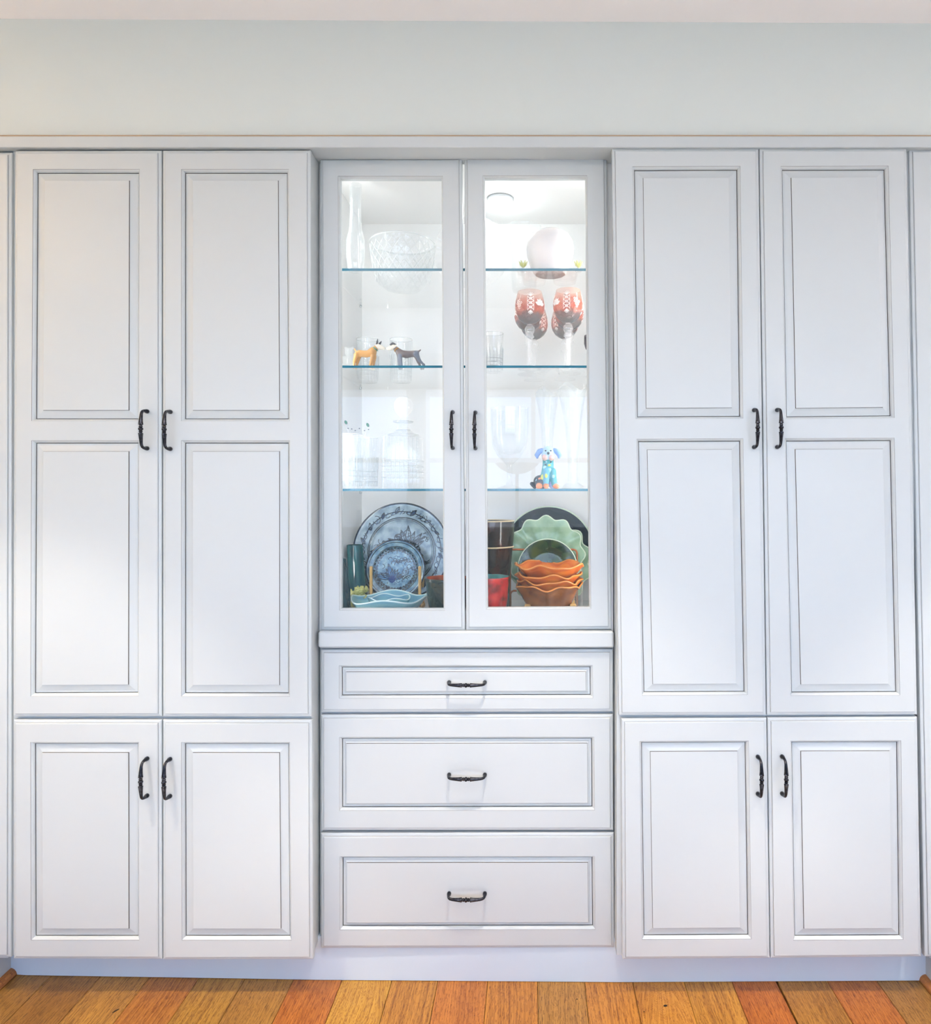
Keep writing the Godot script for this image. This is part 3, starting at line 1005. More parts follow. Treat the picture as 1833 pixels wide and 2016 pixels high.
var SH = [1.935, 1.667, 1.328]
var FLOOR = 0.9635
func build_shelves():
	var lx = X(712, -0.495)
	var rx = X(1207, -0.085) - 0.018
	var nm = ["top glass shelf, holding the crystal bowl and white vase", "middle glass shelf, holding the dog figurines and red goblets", "lowest glass shelf, holding the decanter and spotted dog"]
	var fy = [531.0, 722.0, 964.5]
	for i in 3:
		var y = Y(fy[i], -0.11)
		SH[i] = y + 0.0035
		var t = thing("glass_shelf", nm[i], "shelf", Vector3(0, y, 0), "clear glass shelves of the display cabinet")
		var mb = MB.new()
		mb.box(Vector3(lx + 0.002, -0.0035, -0.495), Vector3(rx - 0.002, 0.0035, -0.1112), 0.0004)
		obj("pane", mb, M.shelf, t)
		mb = MB.new()
		mb.box(Vector3(lx + 0.002, -0.0033, -0.1112), Vector3(rx - 0.002, 0.0033, -0.1085), 0.0005)
		var e = obj("polished_edge", mb, M.shelf_edge, t)
		e.set_meta("label", "blue green polished front edge")
		for s in [lx + 0.007, rx - 0.007]:
			for z in [-0.15, -0.455]:
				mb = MB.new()
				mb.lathe([Vector2(0, -0.012), Vector2(0.004, -0.011), Vector2(0.0042, -0.004), Vector2(0, -0.0036)], 12)
				var c = obj("shelf_pin", mb, M.chrome, t)
				c.position = Vector3(s, 0, z)
	led_strips(lx, rx)
	# puck lamp under the cabinet top
	var ty = Y(440, -0.495)
	var z = -0.30
	var p = Vector3(X(985, z), ty, z)
	var t = thing("puck_light", "round white puck lamp glowing under the display cabinet top", "lamp", p)
	var mb = MB.new()
	mb.lathe([Vector2(0.035, -0.008), Vector2(0.037, -0.008), Vector2(0.039, -0.006), Vector2(0.039, 0), Vector2(0, 0)], 28)
	obj("housing", mb, M.white_frame, t)
	mb = MB.new()
	mb.lathe([Vector2(0, -0.011), Vector2(0.033, -0.0095), Vector2(0.0355, -0.007), Vector2(0, -0.006)], 28)
	glow_lens("lens", mb, t, Color(1, 0.98, 0.95), 2.0)
	var om = OmniLight3D.new()
	om.name = "puck_lamp"
	om.light_color = Color(0.97, 1.0, 1.0)
	om.light_energy = 0.018
	om.light_size = 0.025
	om.omni_range = 6.0
	om.omni_attenuation = 2.0
	om.shadow_enabled = true
	add_child(om, true)
	om.position = p + Vector3(0, -0.04, 0)

func led_strips(lx, rx):
	for sd in [-1, 1]:
		var x = lx + 0.0045 if sd < 0 else rx - 0.0045
		var t = thing("light_strip", "slim vertical light strip inside the display cabinet behind its %s edge" % ("left" if sd < 0 else "right"), "light strip", Vector3(x, 1.585, -0.0945))
		var mb = MB.new()
		mb.box(Vector3(-0.004, -0.59, -0.004), Vector3(0.004, 0.59, 0.006), 0.001)
		obj("channel", mb, M.white_frame, t)
		mb = MB.new()
		mb.box(Vector3(-0.003, -0.585, -0.0055), Vector3(0.003, 0.585, -0.004), 0.0004)
		glow_lens("lens", mb, t, Color(0.96, 1, 1), 1.2)
		var al = AreaLight3D.new()
		al.name = "light_strip_glow"
		al.area_size = Vector2(0.008, 1.16)
		al.light_color = Color(1.0, 1.0, 0.99)
		al.light_energy = 0.27
		al.area_range = 4.0
		al.area_attenuation = 2.0
		al.shadow_enabled = true
		add_child(al, true)
		al.position = Vector3(x, 1.585, -0.1005)
		al.rotation.y = 0.85 * sd

func spot(px, z, y): return Vector3(X(px, z), y, z)

# a plate standing up and leaning back; profile in (r, height) with the eating side up
func standing_plate(nm, label, px, py, z, R, lean, prof, m, seg, f, category = "plate", group = "", rim = null, rim_mat = null):
	var t = thing(nm, label, category, at(px, py, z), group)
	t.rotation.x = PI / 2 - lean
	var mb = MB.new()
	var P = []
	for q in prof: P.append(Vector2(q[0] * R, q[1] * R))
	mb.lathe(P, seg, f, R * 1.02)
	obj("dish", mb, m, t)
	if rim_mat != null:
		var path = []
		for j in seg + 1:
			var a = TAU * j / seg
			var q = f.call(a, rim, P[rim].x, P[rim].y) if f != null else P[rim]
			path.append(Vector3(cos(a) * q.x, q.y, -sin(a) * q.x))
		var rb = MB.new()
		rb.tube(path, R * 0.018, 8)
		obj("rim", rb, rim_mat, t)
	return t

func pot(nm, label, category, px, z, base, prof, m, seg = 48, f = null, group = ""):
	var t = thing(nm, label, category, spot(px, z, base), group)
	var mb = MB.new()
	mb.lathe(prof, seg, f)
	obj("body", mb, m, t)
	return t

# outline (r, y) of a hollow vessel from an outer profile and a wall thickness
func hollow(outer, th):
	var o = [Vector2(0, outer[0].y)]
	o.append_array(outer)
	var l = outer[-1]
	o.append(Vector2(l.x - th * 0.5, l.y + th * 0.35))
	for k in range(outer.size() - 1, -1, -1):
		var y = outer[k].y
		if k == 0: y += th
		o.append(Vector2(maxf(outer[k].x - th, 0.0005), y))
	o.append(Vector2(0, outer[0].y + th))
	return o

func build_bottom():
	var b = FLOOR
	var f3 = noise(9, 1.3, 2)
	# ---------------- left half
	var z = -0.385
	var pr = [[0, 0], [0.55, 0], [0.62, 0.02], [0.98, 0.10], [1.0, 0.115], [0.985, 0.135], [0.92, 0.122], [0.68, 0.075], [0.655, 0.09], [0.63, 0.075], [0.6, 0.045], [0.3, 0.035], [0, 0.035]]
	standing_plate("charger_plate", "large blue grey embossed round plate standing at the back on the left", 792, 1085, z, S(z) * 95, 0.09, pr, M.plate_big, 72, null)
	z = -0.345
	var pr2 = [[0, 0], [0.55, 0], [0.65, 0.02], [0.97, 0.12], [1.0, 0.14], [0.98, 0.165], [0.93, 0.15], [0.78, 0.10], [0.75, 0.115], [0.72, 0.09], [0.68, 0.055], [0.3, 0.04], [0, 0.04]]
	standing_plate("embossed_plate", "small blue embossed plate leaning in a pale wooden rack before the large one", 780, 1121, z, S(z) * 59, 0.16, pr2, M.plate_small, 64, null)
	# wooden rack with four uprights
	z = -0.30
	var t = thing("plate_rack", "pale pine peg rack holding the small blue embossed plate", "plate rack", Vector3(X(778, z), b, z))
	for dz in [0.0, -0.062]:
		for px in [730.5, 826.5]:
			var mb = MB.new()
			var x = X(px, z) - X(778, z)
			mb.box(Vector3(x - 0.0042, 0, dz - 0.0042), Vector3(x + 0.0042, Y(1115, z) - b, dz + 0.0042), 0.0012)
			obj("upright", mb, M.pine, t)
	for px in [730.5, 826.5]:
		var x = X(px, z) - X(778, z)
		var mb = MB.new()
		mb.box(Vector3(x - 0.005, 0.0, -0.075), Vector3(x + 0.005, 0.012, 0.05), 0.001)
		obj("foot_rail", mb, M.pine, t)
	for dz in [-0.02, -0.05]:
		var mb = MB.new()
		mb.box(Vector3(X(730.5, z) - X(778, z), 0.012, dz - 0.004), Vector3(X(826.5, z) - X(778, z), 0.02, dz + 0.004), 0.001)
		obj("cross_rail", mb, M.pine, t)
	# light blue serving bowl
	z = -0.20
	var s = S(z)
	var wav = func(a, i, r, y):
		var k = smoothstep(0.5, 1.0, r / (s * 74))
		return Vector2(r * (1 + 0.03 * k * sin(a * 5 + 0.7)), y + k * 0.006 * sin(a * 4 + 1.2))
	var prof = hollow([Vector2(s * 34, 0), Vector2(s * 46, 0.008), Vector2(s * 60, 0.024), Vector2(s * 69, 0.042), Vector2(s * 74, 0.053)], 0.005)
	t = thing("serving_bowl", "wide shallow light blue wavy bowl at the front left", "bowl", spot(765, z, b))
	var mb = MB.new()
	mb.lathe(prof, 72, wav)
	obj("body", mb, M.sky_blue, t)
	var path = []
	for j in 73:
		var a = TAU * j / 72
		var q = wav.call(a, 0, s * 73, 0.0545)
		path.append(Vector3(cos(a) * q.x, q.y, -sin(a) * q.x))
	mb = MB.new()
	mb.tube(path, 0.0024, 8)
	obj("rim", mb, M.sky_rim, t)
	# small bowl standing in it
	var wav2 = func(a, i, r, y):
		var k = smoothstep(0.02, 0.05, y)
		return Vector2(r * (1 + 0.05 * k * cos(a * 2)), y + k * 0.004 * sin(a * 4 - 0.4))
	t = thing("small_bowl", "little pale blue bowl standing inside the wide blue bowl", "bowl", spot(766, -0.20, b + 0.0055))
	mb = MB.new()
	mb.lathe(hollow([Vector2(s * 29, 0), Vector2(s * 31, 0.006), Vector2(s * 36, 0.028), Vector2(s * 39.5, 0.047)], 0.004), 56, wav2)
	obj("body", mb, M.sky_blue, t)
	path = []
	for j in 57:
		var a = TAU * j / 56
		var q = wav2.call(a, 0, s * 38.5, 0.0485)
		path.append(Vector3(cos(a) * q.x, q.y, -sin(a) * q.x))
	mb = MB.new()
	mb.tube(path, 0.002, 8)
	obj("rim", mb, M.sky_rim, t)
	# dark green cup
	z = -0.17
	s = S(z)
	var h = Y(1138, z) - b
	t = thing("pottery_cup", "dark green pottery cup with rust inside, beside the left glass door stile", "cup", spot(881, z, b))
	var lump = func(a, i, r, y): return Vector2(r * (1 + 0.015 * sin(a * 7 + y * 60) + 0.01 * sin(a * 3)), y)
	mb = MB.new()
	mb.lathe([Vector2(0, 0), Vector2(s * 30, 0), Vector2(s * 34, 0.006), Vector2(s * 40, h * 0.6), Vector2(s * 43.5, h * 0.93), Vector2(s * 44, h), Vector2(s * 42, h + 0.002)], 48, lump)
	obj("body", mb, M.forest, t)
	mb = MB.new()
	mb.lathe([Vector2(s * 42, h + 0.002), Vector2(s * 40, h), Vector2(s * 37, h * 0.6), Vector2(s * 31, 0.01), Vector2(0, 0.008)], 48, lump)
	obj("lining", mb, M.rust, t).set_meta("label", "rust orange glaze lining")
	# teal vase with shell lumps, leaning left
	z = -0.288
	s = S(z)
	t = thing("teal_vase", "tall teal glazed vase with yellow shell lumps in the left corner", "vase", spot(705, z, b))
	h = Y(1073, z) - b
	var lean = func(a, i, r, y): return Vector2(r * (1 + 0.02 * sin(a * 9 + y * 40)), y)
	mb = MB.new()
	mb.lathe(hollow([Vector2(s * 20, 0), Vector2(s * 21, 0.01), Vector2(s * 18.5, h * 0.4), Vector2(s * 16, h * 0.75), Vector2(s * 15.5, h)], 0.003), 40, lean)
	for i in mb.v.size(): mb.v[i].x -= mb.v[i].y * 0.05
	obj("body", mb, M.teal, t)
	var lumps = [[0.0, 0.027, 0.018], [0.9, 0.036, 0.019], [0.5, 0.062, 0.017], [-0.5, 0.032, 0.017], [-0.3, 0.055, 0.014], [1.4, 0.066, 0.012]]
	for q in lumps:
		mb = MB.new()
		var P = []
		var nr = 9
		for i in nr:
			for j in 17:
				var a = TAU * j / 16
				var e = -PI / 2 + PI * i / (nr - 1)
				var rr = q[2] * (1 + 0.45 * f3.get_noise_3d(cos(a) * 2.4 + q[0] * 9, e * 2.4, sin(a) * 2.4))
				P.append(Vector3(cos(a) * cos(e), sin(e), -sin(a) * cos(e)) * rr)
		mb.grid(P, nr, 17)
		var o = obj("shell_lump", mb, M.moss, t)
		o.position = Vector3(sin(q[0]) * s * 17 - q[1] * 0.09, q[1], cos(q[0]) * s * 16)
	# dark ridged vase at the very left
	z = -0.135
	s = S(z)
	h = Y(1100, z) - b
	pot("ridged_vase", "dark slate ridged vase against the left cabinet side", "vase", 672, z, b, hollow([Vector2(s * 18, 0), Vector2(s * 18, 0.012), Vector2(s * 17, h * 0.5), Vector2(s * 11, h * 0.85), Vector2(s * 8, h)], 0.003), M.teal_dark, 48, func(a, i, r, y): return Vector2(r * (1 + 0.05 * sin(a * 11 + y * 90)), y))
	# ---------------- right half
	z = -0.44
	standing_plate("navy_plate", "large navy round plate standing at the back on the right", 1080, 1086, z, S(z) * 88, 0.08, [[0, 0], [0.6, 0], [0.7, 0.03], [0.98, 0.1], [1, 0.115], [0.98, 0.13], [0.7, 0.06], [0.6, 0.035], [0, 0.03]], M.navy, 72, null, "plate", "", 4, M.celadon_rim)
	var scal = func(a, i, r, y):
		var k = clampf(r / 0.12, 0, 1.2)
		return Vector2(r * (1 + 0.055 * k * k * cos(a * 12)), y + 0.004 * k * k * cos(a * 12 + 0.5))
	var scp = [[0, 0], [0.55, 0], [0.65, 0.03], [0.98, 0.11], [1, 0.125], [0.98, 0.14], [0.68, 0.065], [0.6, 0.035], [0, 0.03]]
	z = -0.385
	t = standing_plate("scalloped_plate", "pale green scalloped plate, the rear one just before the navy plate", 1082, 1108, z, S(z) * 80, 0.10, scp, M.celadon, 120, func(a, i, r, y): return scal.call(a + PI / 12, i, r, y), "plate", "pale green scalloped plates", 4, M.celadon_rim)
	z = -0.348
	t = standing_plate("scalloped_plate", "pale green scalloped plate, the front one behind the dark green plate", 1075, 1092, z, S(z) * 73, 0.12, scp, M.celadon, 120, func(a, i, r, y): return scal.call(a, i, r, y), "plate", "pale green scalloped plates", 4, M.celadon_rim)
	z = -0.285
	standing_plate("green_plate", "dark olive green round plate behind the orange bowls", 1078, 1120, z, S(z) * 58, 0.16, [[0, 0], [0.5, 0], [0.6, 0.03], [0.97, 0.13], [1, 0.15], [0.97, 0.17], [0.62, 0.09], [0.5, 0.05], [0, 0.045]], M.green, 64, null, "plate", "", 4, M.celadon_rim)
	# copper wire rack
	z = -0.316
	t = thing("wire_rack", "copper wire plate rack around the green plates", "plate rack", spot(1070, z, b))
	for dz in [0.0, -0.05]:
		mb = MB.new()
		var xa = X(1004, z) - X(1070, z)
		var xb = X(1136, z) - X(1070, z)
		var yt = Y(1082, z) - b if dz == 0.0 else 0.05
		mb.tube([Vector3(xa, 0.004, dz), Vector3(xa, yt - 0.01, dz), Vector3(xa + 0.003, yt - 0.003, dz), Vector3(xa + 0.01, yt, dz), Vector3(xb - 0.01, yt, dz), Vector3(xb - 0.003, yt - 0.003, dz), Vector3(xb, yt - 0.01, dz), Vector3(xb, 0.004, dz)], 0.0032, 10)
		obj("wire_loop", mb, M.copper, t)
	for px in [1004, 1136]:
		mb = MB.new()
		var xa = X(px, z) - X(1070, z)
		mb.tube([Vector3(xa, 0.004, 0.0), Vector3(xa, 0.004, -0.05)], 0.0032, 10)
		obj("wire_foot", mb, M.copper, t)
	# clear acrylic rack right of it
	z = -0.30
	t = thing("acrylic_rack", "clear acrylic plate rack at the right of the pale green plates", "plate rack", spot(1141, z, b))
	for dz in [0.0, -0.05]:
		mb = MB.new()
		mb.tube([Vector3(-0.008, 0.004, dz), Vector3(-0.008, 0.125, dz), Vector3(-0.004, 0.132, dz), Vector3(0.004, 0.132, dz), Vector3(0.008, 0.125, dz), Vector3(0.008, 0.004, dz)], 0.0026, 8)
		obj("loop", mb, M.crystal2, t)
	# pine stand under the bowls
	z = -0.19
	s = S(z)
	t = thing("bowl_stand", "low pine block stand under the stack of orange bowls", "stand", spot(1083, z, b))
	for x in [-44, 44]:
		for dz in [-0.045, 0.03]:
			mb = MB.new()
			mb.box(Vector3(x * s - 0.0085, 0, dz - 0.012), Vector3(x * s + 0.0085, 0.042, dz + 0.012), 0.002)
			obj("block", mb, M.pine, t)
	for dz in [-0.045, 0.03]:
		mb = MB.new()
		mb.box(Vector3(-52 * s, 0.001, dz - 0.006), Vector3(52 * s, 0.012, dz + 0.006), 0.0015)
		obj("cross_rail", mb, M.pine, t)
	# orange bowls: lowest deep one, three more nested in it
	var rimy = [1152, 1142, 1130, 1112]
	var names = ["deep brown orange leaf rimmed bowl, lowest of the stack", "orange wavy bowl, second from the bottom of the stack", "orange wavy bowl, third from the bottom of the stack", "orange wavy bowl with glossy inside, topmost of the stack"]
	for k in 4:
		var ry = Y(rimy[k], z)
		var by = [b + 0.0125, b + 0.055, b + 0.074, b + 0.098][k]
		var hh = ry - by
		var rad = [64.0, 62.0, 64.0, 68.0][k] * s
		var foot = [32.0, 31.0, 33.0, 34.0][k] * s
		var ph = [0.3, 1.6, 2.7, 4.1][k]
		var wv = func(a, i, r, y):
			var q = smoothstep(0.45, 1.0, r / rad)
			return Vector2(r * (1 + q * (0.04 * sin(a * 6 + ph) + 0.02 * sin(a * 11 + ph * 2))), y + q * (0.0045 * sin(a * 5 + ph) + 0.0025 * sin(a * 9 + ph * 3)))
		t = thing("orange_bowl", names[k], "bowl", spot(1081 + [0, 2, -1, 0][k], z, by), "stacked orange pottery bowls")
		var out = [Vector2(foot, 0), Vector2(foot * 1.06, 0.004), Vector2(lerpf(foot, rad, 0.45), hh * 0.38), Vector2(lerpf(foot, rad, 0.72), hh * 0.74), Vector2(lerpf(foot, rad, 0.88), hh * 0.92), Vector2(rad, hh)]
		mb = MB.new()
		mb.lathe(hollow(out, 0.0045), 96, wv)
		obj("body", mb, M.pumpkin_deep if k == 0 else M.pumpkin, t)
		path = []
		for j in 97:
			var a = TAU * j / 96
			var q = wv.call(a, 0, rad - 0.001, hh + 0.0012)
			path.append(Vector3(cos(a) * q.x, q.y, -sin(a) * q.x))
		mb = MB.new()
		mb.tube(path, 0.0024, 7)
		obj("rim", mb, M.amber, t)
	# red cup
	z = -0.145
	s = S(z)
	h = Y(1136, z) - b
	t = thing("pottery_cup", "red pottery cup with turquoise inside, beside the right glass door stile", "cup", spot(963, z, b))
	mb = MB.new()
	mb.lathe([Vector2(0, 0), Vector2(s * 29, 0), Vector2(s * 32, 0.006), Vector2(s * 37, h * 0.55), Vector2(s * 40, h * 0.95), Vector2(s * 40.5, h), Vector2(s * 39, h + 0.002)], 56, func(a, i, r, y): return Vector2(r * (1 + 0.02 * sin(a * 8 + y * 45) + 0.012 * sin(a * 15 - y * 90)), y))
	obj("body", mb, M.red, t)
	mb = MB.new()
	mb.lathe([Vector2(s * 39, h + 0.002), Vector2(s * 37.4, h), Vector2(s * 34, h * 0.55), Vector2(s * 29, 0.01), Vector2(0, 0.008)], 56)
	obj("lining", mb, M.turq, t).set_meta("label", "turquoise glaze lining")
	# brown vase behind it
	z = -0.278
	s = S(z)
	h = Y(1026, z) - b
	t = pot("brown_vase", "tall dark brown pottery vase behind the red cup", "vase", 966, z, b, hollow([Vector2(s * 33, 0), Vector2(s * 35, 0.01), Vector2(s * 37, h * 0.4), Vector2(s * 41, h * 0.62), Vector2(s * 45, h * 0.85), Vector2(s * 45, h)], 0.005), M.brown, 56, func(a, i, r, y): return Vector2(r * (1 + 0.03 * cos(a * 4)), y))
	for q in [[h + 0.001, 44.0], [h * 0.72, 43.5]]:
		path = []
		for j in 57:
			var a = TAU * j / 56
			var r = s * q[1] * (1 + 0.03 * cos(a * 4))
			path.append(Vector3(cos(a) * r, q[0], -sin(a) * r))
		mb = MB.new()
		mb.tube(path, 0.0022, 8)
		obj("cream_band", mb, M.cream, t)

func fig(t, caps, cell, m, k = 0.004, nm = "body"):
	var mb = blob(caps, cell, k)
	return obj(nm, mb, m, t)

func build_middle():
	# ------------- middle shelf
	var b = SH[1]
	var z = -0.17
	var s = S(z)
	# red cut goblet (origin at its foot)
	var ft = Y(575, z) - b     # full height
	var g = thing("red_goblet", "red cut glass goblet, front one of the left row", "goblet", spot(1043, z, b), "red cut glass goblets on the middle shelf")
	var bh = s * 64
	var br = s * 29.5
	var y0 = ft - bh
	var prof = []
	var outp = [Vector2(0.18, 0), Vector2(0.42, 0.05), Vector2(0.70, 0.15), Vector2(0.90, 0.29), Vector2(0.99, 0.45), Vector2(1.0, 0.58), Vector2(0.95, 0.74), Vector2(0.86, 0.90), Vector2(0.80, 1.0)]
	var P = []
	var UV = []
	var seg = 48
	for q in outp:
		for j in seg + 1:
			var a = TAU * j / seg
			P.append(Vector3(cos(a) * q.x * br, y0 + q.y * bh, -sin(a) * q.x * br)); UV.append(Vector2(float(j) / seg, 1.0 - q.y))
	for i in range(outp.size() - 1, -1, -1):
		var q = outp[i]
		for j in seg + 1:
			var a = TAU * j / seg
			P.append(Vector3(cos(a) * (q.x * br - 0.0014), y0 + q.y * bh + (0.002 if i == 0 else 0.0), -sin(a) * (q.x * br - 0.0014))); UV.append(Vector2(float(j) / seg, 0.02))
	var mb = MB.new()
	mb.grid(P, outp.size() * 2, seg + 1, false, UV)
	obj("bowl", mb, M.wine, g)
	mb = MB.new()
	mb.lathe([Vector2(0, 0), Vector2(0.034, 0), Vector2(0.0345, 0.0018), Vector2(0.012, 0.006), Vector2(0.0062, 0.014), Vector2(0.0056, 0.04), Vector2(0.0062, y0 - 0.048), Vector2(0.0072, y0 - 0.041), Vector2(0.0125, y0 - 0.037), Vector2(0.0125, y0 - 0.032), Vector2(0.008, y0 - 0.0285), Vector2(0.0115, y0 - 0.023), Vector2(0.0142, y0 - 0.015), Vector2(0.0125, y0 - 0.0075), Vector2(0.008, y0 - 0.003), Vector2(0.0075, y0), Vector2(0, y0)], 10)
	obj("stem", mb, M.crystal2, g)
	g.rotation.y = 1.25
	var gl = [[1041, -0.26, "red cut glass goblet, second one of the left row", 2.4], [1052, -0.365, "red cut glass goblet, hindmost of the left row", 0.4], [1118.5, -0.155, "red cut glass goblet, front one of the right row", 2.6], [1121, -0.245, "red cut glass goblet, second one of the right row", 1.0], [1112, -0.355, "red cut glass goblet, hindmost of the right row", 3.5]]
	for q in gl:
		var o = copy_of(g, spot(q[0], q[1], b), q[2])
		o.rotation.y = q[3]
	# amethyst cordial at the right edge
	z = -0.30
	var c = thing("cordial_glass", "small purple cordial glass at the right edge of the middle shelf", "glass", spot(1163, z, b))
	mb = MB.new()
	mb.lathe(hollow([Vector2(0.006, 0.075), Vector2(0.016, 0.085), Vector2(0.0205, 0.10), Vector2(0.020, 0.125)], 0.0015), 28)
	obj("bowl", mb, M.amethyst, c)
	mb = MB.new()
	mb.lathe([Vector2(0, 0), Vector2(0.022, 0), Vector2(0.022, 0.0015), Vector2(0.005, 0.006), Vector2(0.0035, 0.07), Vector2(0.006, 0.076), Vector2(0, 0.076)], 16)
	obj("stem", mb, M.crystal2, c)
	# tan dog facing right
	z = -0.155
	s = S(z)
	var k = s    # metres per pixel of the photograph at that depth
	var o = spot(727, z, b)
	var fy = (o.y - (b))
	var tan_ = Color(0.52, 0.27, 0.09)
	var cream = Color(0.80, 0.74, 0.62)
	var drk = Color(0.10, 0.08, 0.07)
	var py0 = VY - (b - EYE.y) / S(z)     # pixel row of the shelf top at this depth
	var p = func(x, y, dz = 0.0): return Vector3((x - 727) * k, (py0 - y) * k, dz)
	var t = thing("dog_figurine", "tan standing dog figurine with dark ears and green collar, facing right", "figurine", o, "dog figurines on the middle shelf")
	var w = 3.6 * k
	fig(t, [[p.call(708, 696), p.call(722, 697), 7.0 * k, 6.2 * k, tan_], [p.call(722, 697), p.call(733, 694), 6.2 * k, 8.4 * k, tan_], [p.call(733, 691), p.call(741, 684), 7 * k, 4.6 * k, tan_],
		[p.call(734, 702, w), p.call(729, 724, w), 3.6 * k, 2.3 * k, tan_], [p.call(737, 702, -w), p.call(733, 725, -w), 3.6 * k, 2.3 * k, tan_], [p.call(729, 726, w), p.call(732, 727, w), 2.3 * k, 1.8 * k, cream], [p.call(733, 726, -w), p.call(736, 727, -w), 2.3 * k, 1.8 * k, cream],
		[p.call(703, 699, w), p.call(699, 711, w), 5.2 * k, 3.0 * k, tan_], [p.call(699, 711, w), p.call(697, 725, w), 2.8 * k, 2.0 * k, tan_], [p.call(706, 700, -w), p.call(703, 712, -w), 4.8 * k, 2.8 * k, tan_], [p.call(703, 712, -w), p.call(700, 725, -w), 2.6 * k, 1.9 * k, tan_],
		[p.call(702, 694), p.call(698, 687), 1.8 * k, 1.4 * k, tan_],
		[p.call(744, 682), p.call(750, 684), 5.4 * k, 4.2 * k, cream], [p.call(750, 684.5), p.call(756, 686), 3.8 * k, 2.8 * k, cream], [p.call(757, 685.2), p.call(757.5, 685.2), 1.4 * k, 1.2 * k, drk]], 0.0016, M.vcol, 0.0035)
	for e in [[742.5, 679, 744, 667.5, 2.0], [746, 678, 751, 671, -2.0]]:
		mb = MB.new()
		mb.tube([p.call(e[0], e[1], e[4] * k), p.call((e[0] + e[2]) * 0.5, (e[1] + e[3]) * 0.5, e[4] * k), p.call(e[2], e[3], e[4] * k)], [2.3 * k, 1.9 * k, 0.4 * k], 10)
		obj("ear", mb, mat([0.28, 0.27, 0.29], 0.3), t)
	mb = MB.new()
	var ring_p = []
	for j in 17:
		var a = TAU * j / 16
		ring_p.append(p.call(739.2 + 3.6 * cos(a), 687 + 4.4 * cos(a) * 0.7, 5.9 * k * sin(a)))
	mb.tube(ring_p, 1.2 * k, 8)
	obj("collar", mb, M.collar_green, t).set_meta("label", "green collar")
	# grey brown dog facing left
	o = spot(803, z, b)
	p = func(x, y, dz = 0.0): return Vector3((x - 803) * k, (py0 - y) * k, dz)
	var gb = Color(0.19, 0.155, 0.155)
	var gl2 = Color(0.16, 0.18, 0.23)
	t = thing("dog_figurine", "grey brown standing dog figurine with folded ears, facing left", "figurine", o, "dog figurines on the middle shelf")
	fig(t, [[p.call(787, 695), p.call(800, 698), 7.2 * k, 6.8 * k, gb], [p.call(800, 698), p.call(819, 696), 6.8 * k, 6.0 * k, gb], [p.call(785, 692), p.call(779, 686), 6 * k, 4.6 * k, gb],
		[p.call(788, 700, w), p.call(791, 724, w), 4.2 * k, 2.6 * k, gl2], [p.call(785, 700, -w), p.call(786, 725, -w), 4.0 * k, 2.4 * k, gl2], [p.call(791, 726, w), p.call(788, 727, w), 2.3 * k, 1.8 * k, gl2],
		[p.call(820, 697, w), p.call(826, 710, w), 5.4 * k, 3.2 * k, gl2], [p.call(826, 710, w), p.call(835, 719, w), 3.0 * k, 2.2 * k, gl2], [p.call(835, 719, w), p.call(834, 727, w), 2.2 * k, 1.9 * k, gb], [p.call(818, 698, -w), p.call(823, 711, -w), 5 * k, 3 * k, gb], [p.call(823, 711, -w), p.call(829, 726, -w), 2.8 * k, 2 * k, gb],
		[p.call(824, 692), p.call(828, 689), 1.8 * k, 1.3 * k, gb],
		[p.call(776, 683), p.call(770, 685), 5.4 * k, 4.2 * k, cream], [p.call(770, 685.5), p.call(763.5, 686.5), 3.8 * k, 2.9 * k, cream], [p.call(762, 685.5), p.call(761.6, 685.5), 1.4 * k, 1.3 * k, drk]], 0.0016, M.vcol, 0.0035)
	for dz in [3.2, -3.2]:
		mb = MB.new()
		mb.tube([p.call(779, 678.5, dz * k), p.call(774, 676.4, dz * 1.2 * k), p.call(768, 679.5, dz * 1.3 * k)], [1.6 * k, 2.3 * k, 0.8 * k], 10)
		obj("ear", mb, mat([0.3, 0.3, 0.32], 0.3), t)
	mb = MB.new()
	ring_p = []
	for j in 17:
		var a = TAU * j / 16
		ring_p.append(p.call(781 - 3.6 * cos(a), 688.5 + 3.2 * cos(a), 6.4 * k * sin(a)))
	mb.tube(ring_p, 1.1 * k, 8)
	obj("collar", mb, M.gold, t).set_meta("label", "gold collar")
	# small crystal bear behind the tan dog
	z = -0.20
	k = S(z)
	t = thing("crystal_figurine", "clear crystal bear figurine behind the tan dog", "figurine", spot(687, z, b))
	var q2 = func(x, y, dz = 0.0): return Vector3(x * k, y * k, dz * k)
	fig(t, [[q2.call(0, 15), q2.call(0, 20), 12 * k, 10.5 * k, Color.WHITE], [q2.call(0, 37), q2.call(0, 38), 8.5 * k, 8 * k, Color.WHITE], [q2.call(-7, 45), q2.call(-7, 46), 3 * k, 2.6 * k, Color.WHITE], [q2.call(7, 45), q2.call(7, 46), 3 * k, 2.6 * k, Color.WHITE], [q2.call(-8, 6, 6), q2.call(-9, 4, 12), 5 * k, 4 * k, Color.WHITE], [q2.call(8, 6, 6), q2.call(9, 4, 12), 5 * k, 4 * k, Color.WHITE], [q2.call(-10, 26, 3), q2.call(-12, 17, 8), 4 * k, 3.2 * k, Color.WHITE], [q2.call(10, 26, 3), q2.call(12, 17, 8), 4 * k, 3.2 * k, Color.WHITE]], 0.0022, M.crystal, 0.003)
	# tumblers
	tumbler("cut crystal tumbler behind the tan dog figurine", spot(724, -0.40, b), 0.036, 0.135, 18)
	tumbler("cut crystal tumbler behind the grey dog figurine", spot(790, -0.40, b), 0.036, 0.135, 18)
	tumbler("cut crystal tumbler left of the red goblets", spot(972, -0.22, b), 0.029, Y(657, -0.22) - b, 16)
	# ------------- lowest shelf
	b = SH[2]
	z = -0.19
	s = S(z)
	# square decanter
	t = thing("decanter", "square fluted crystal decanter with a faceted ball stopper", "decanter", spot(794, z, b))
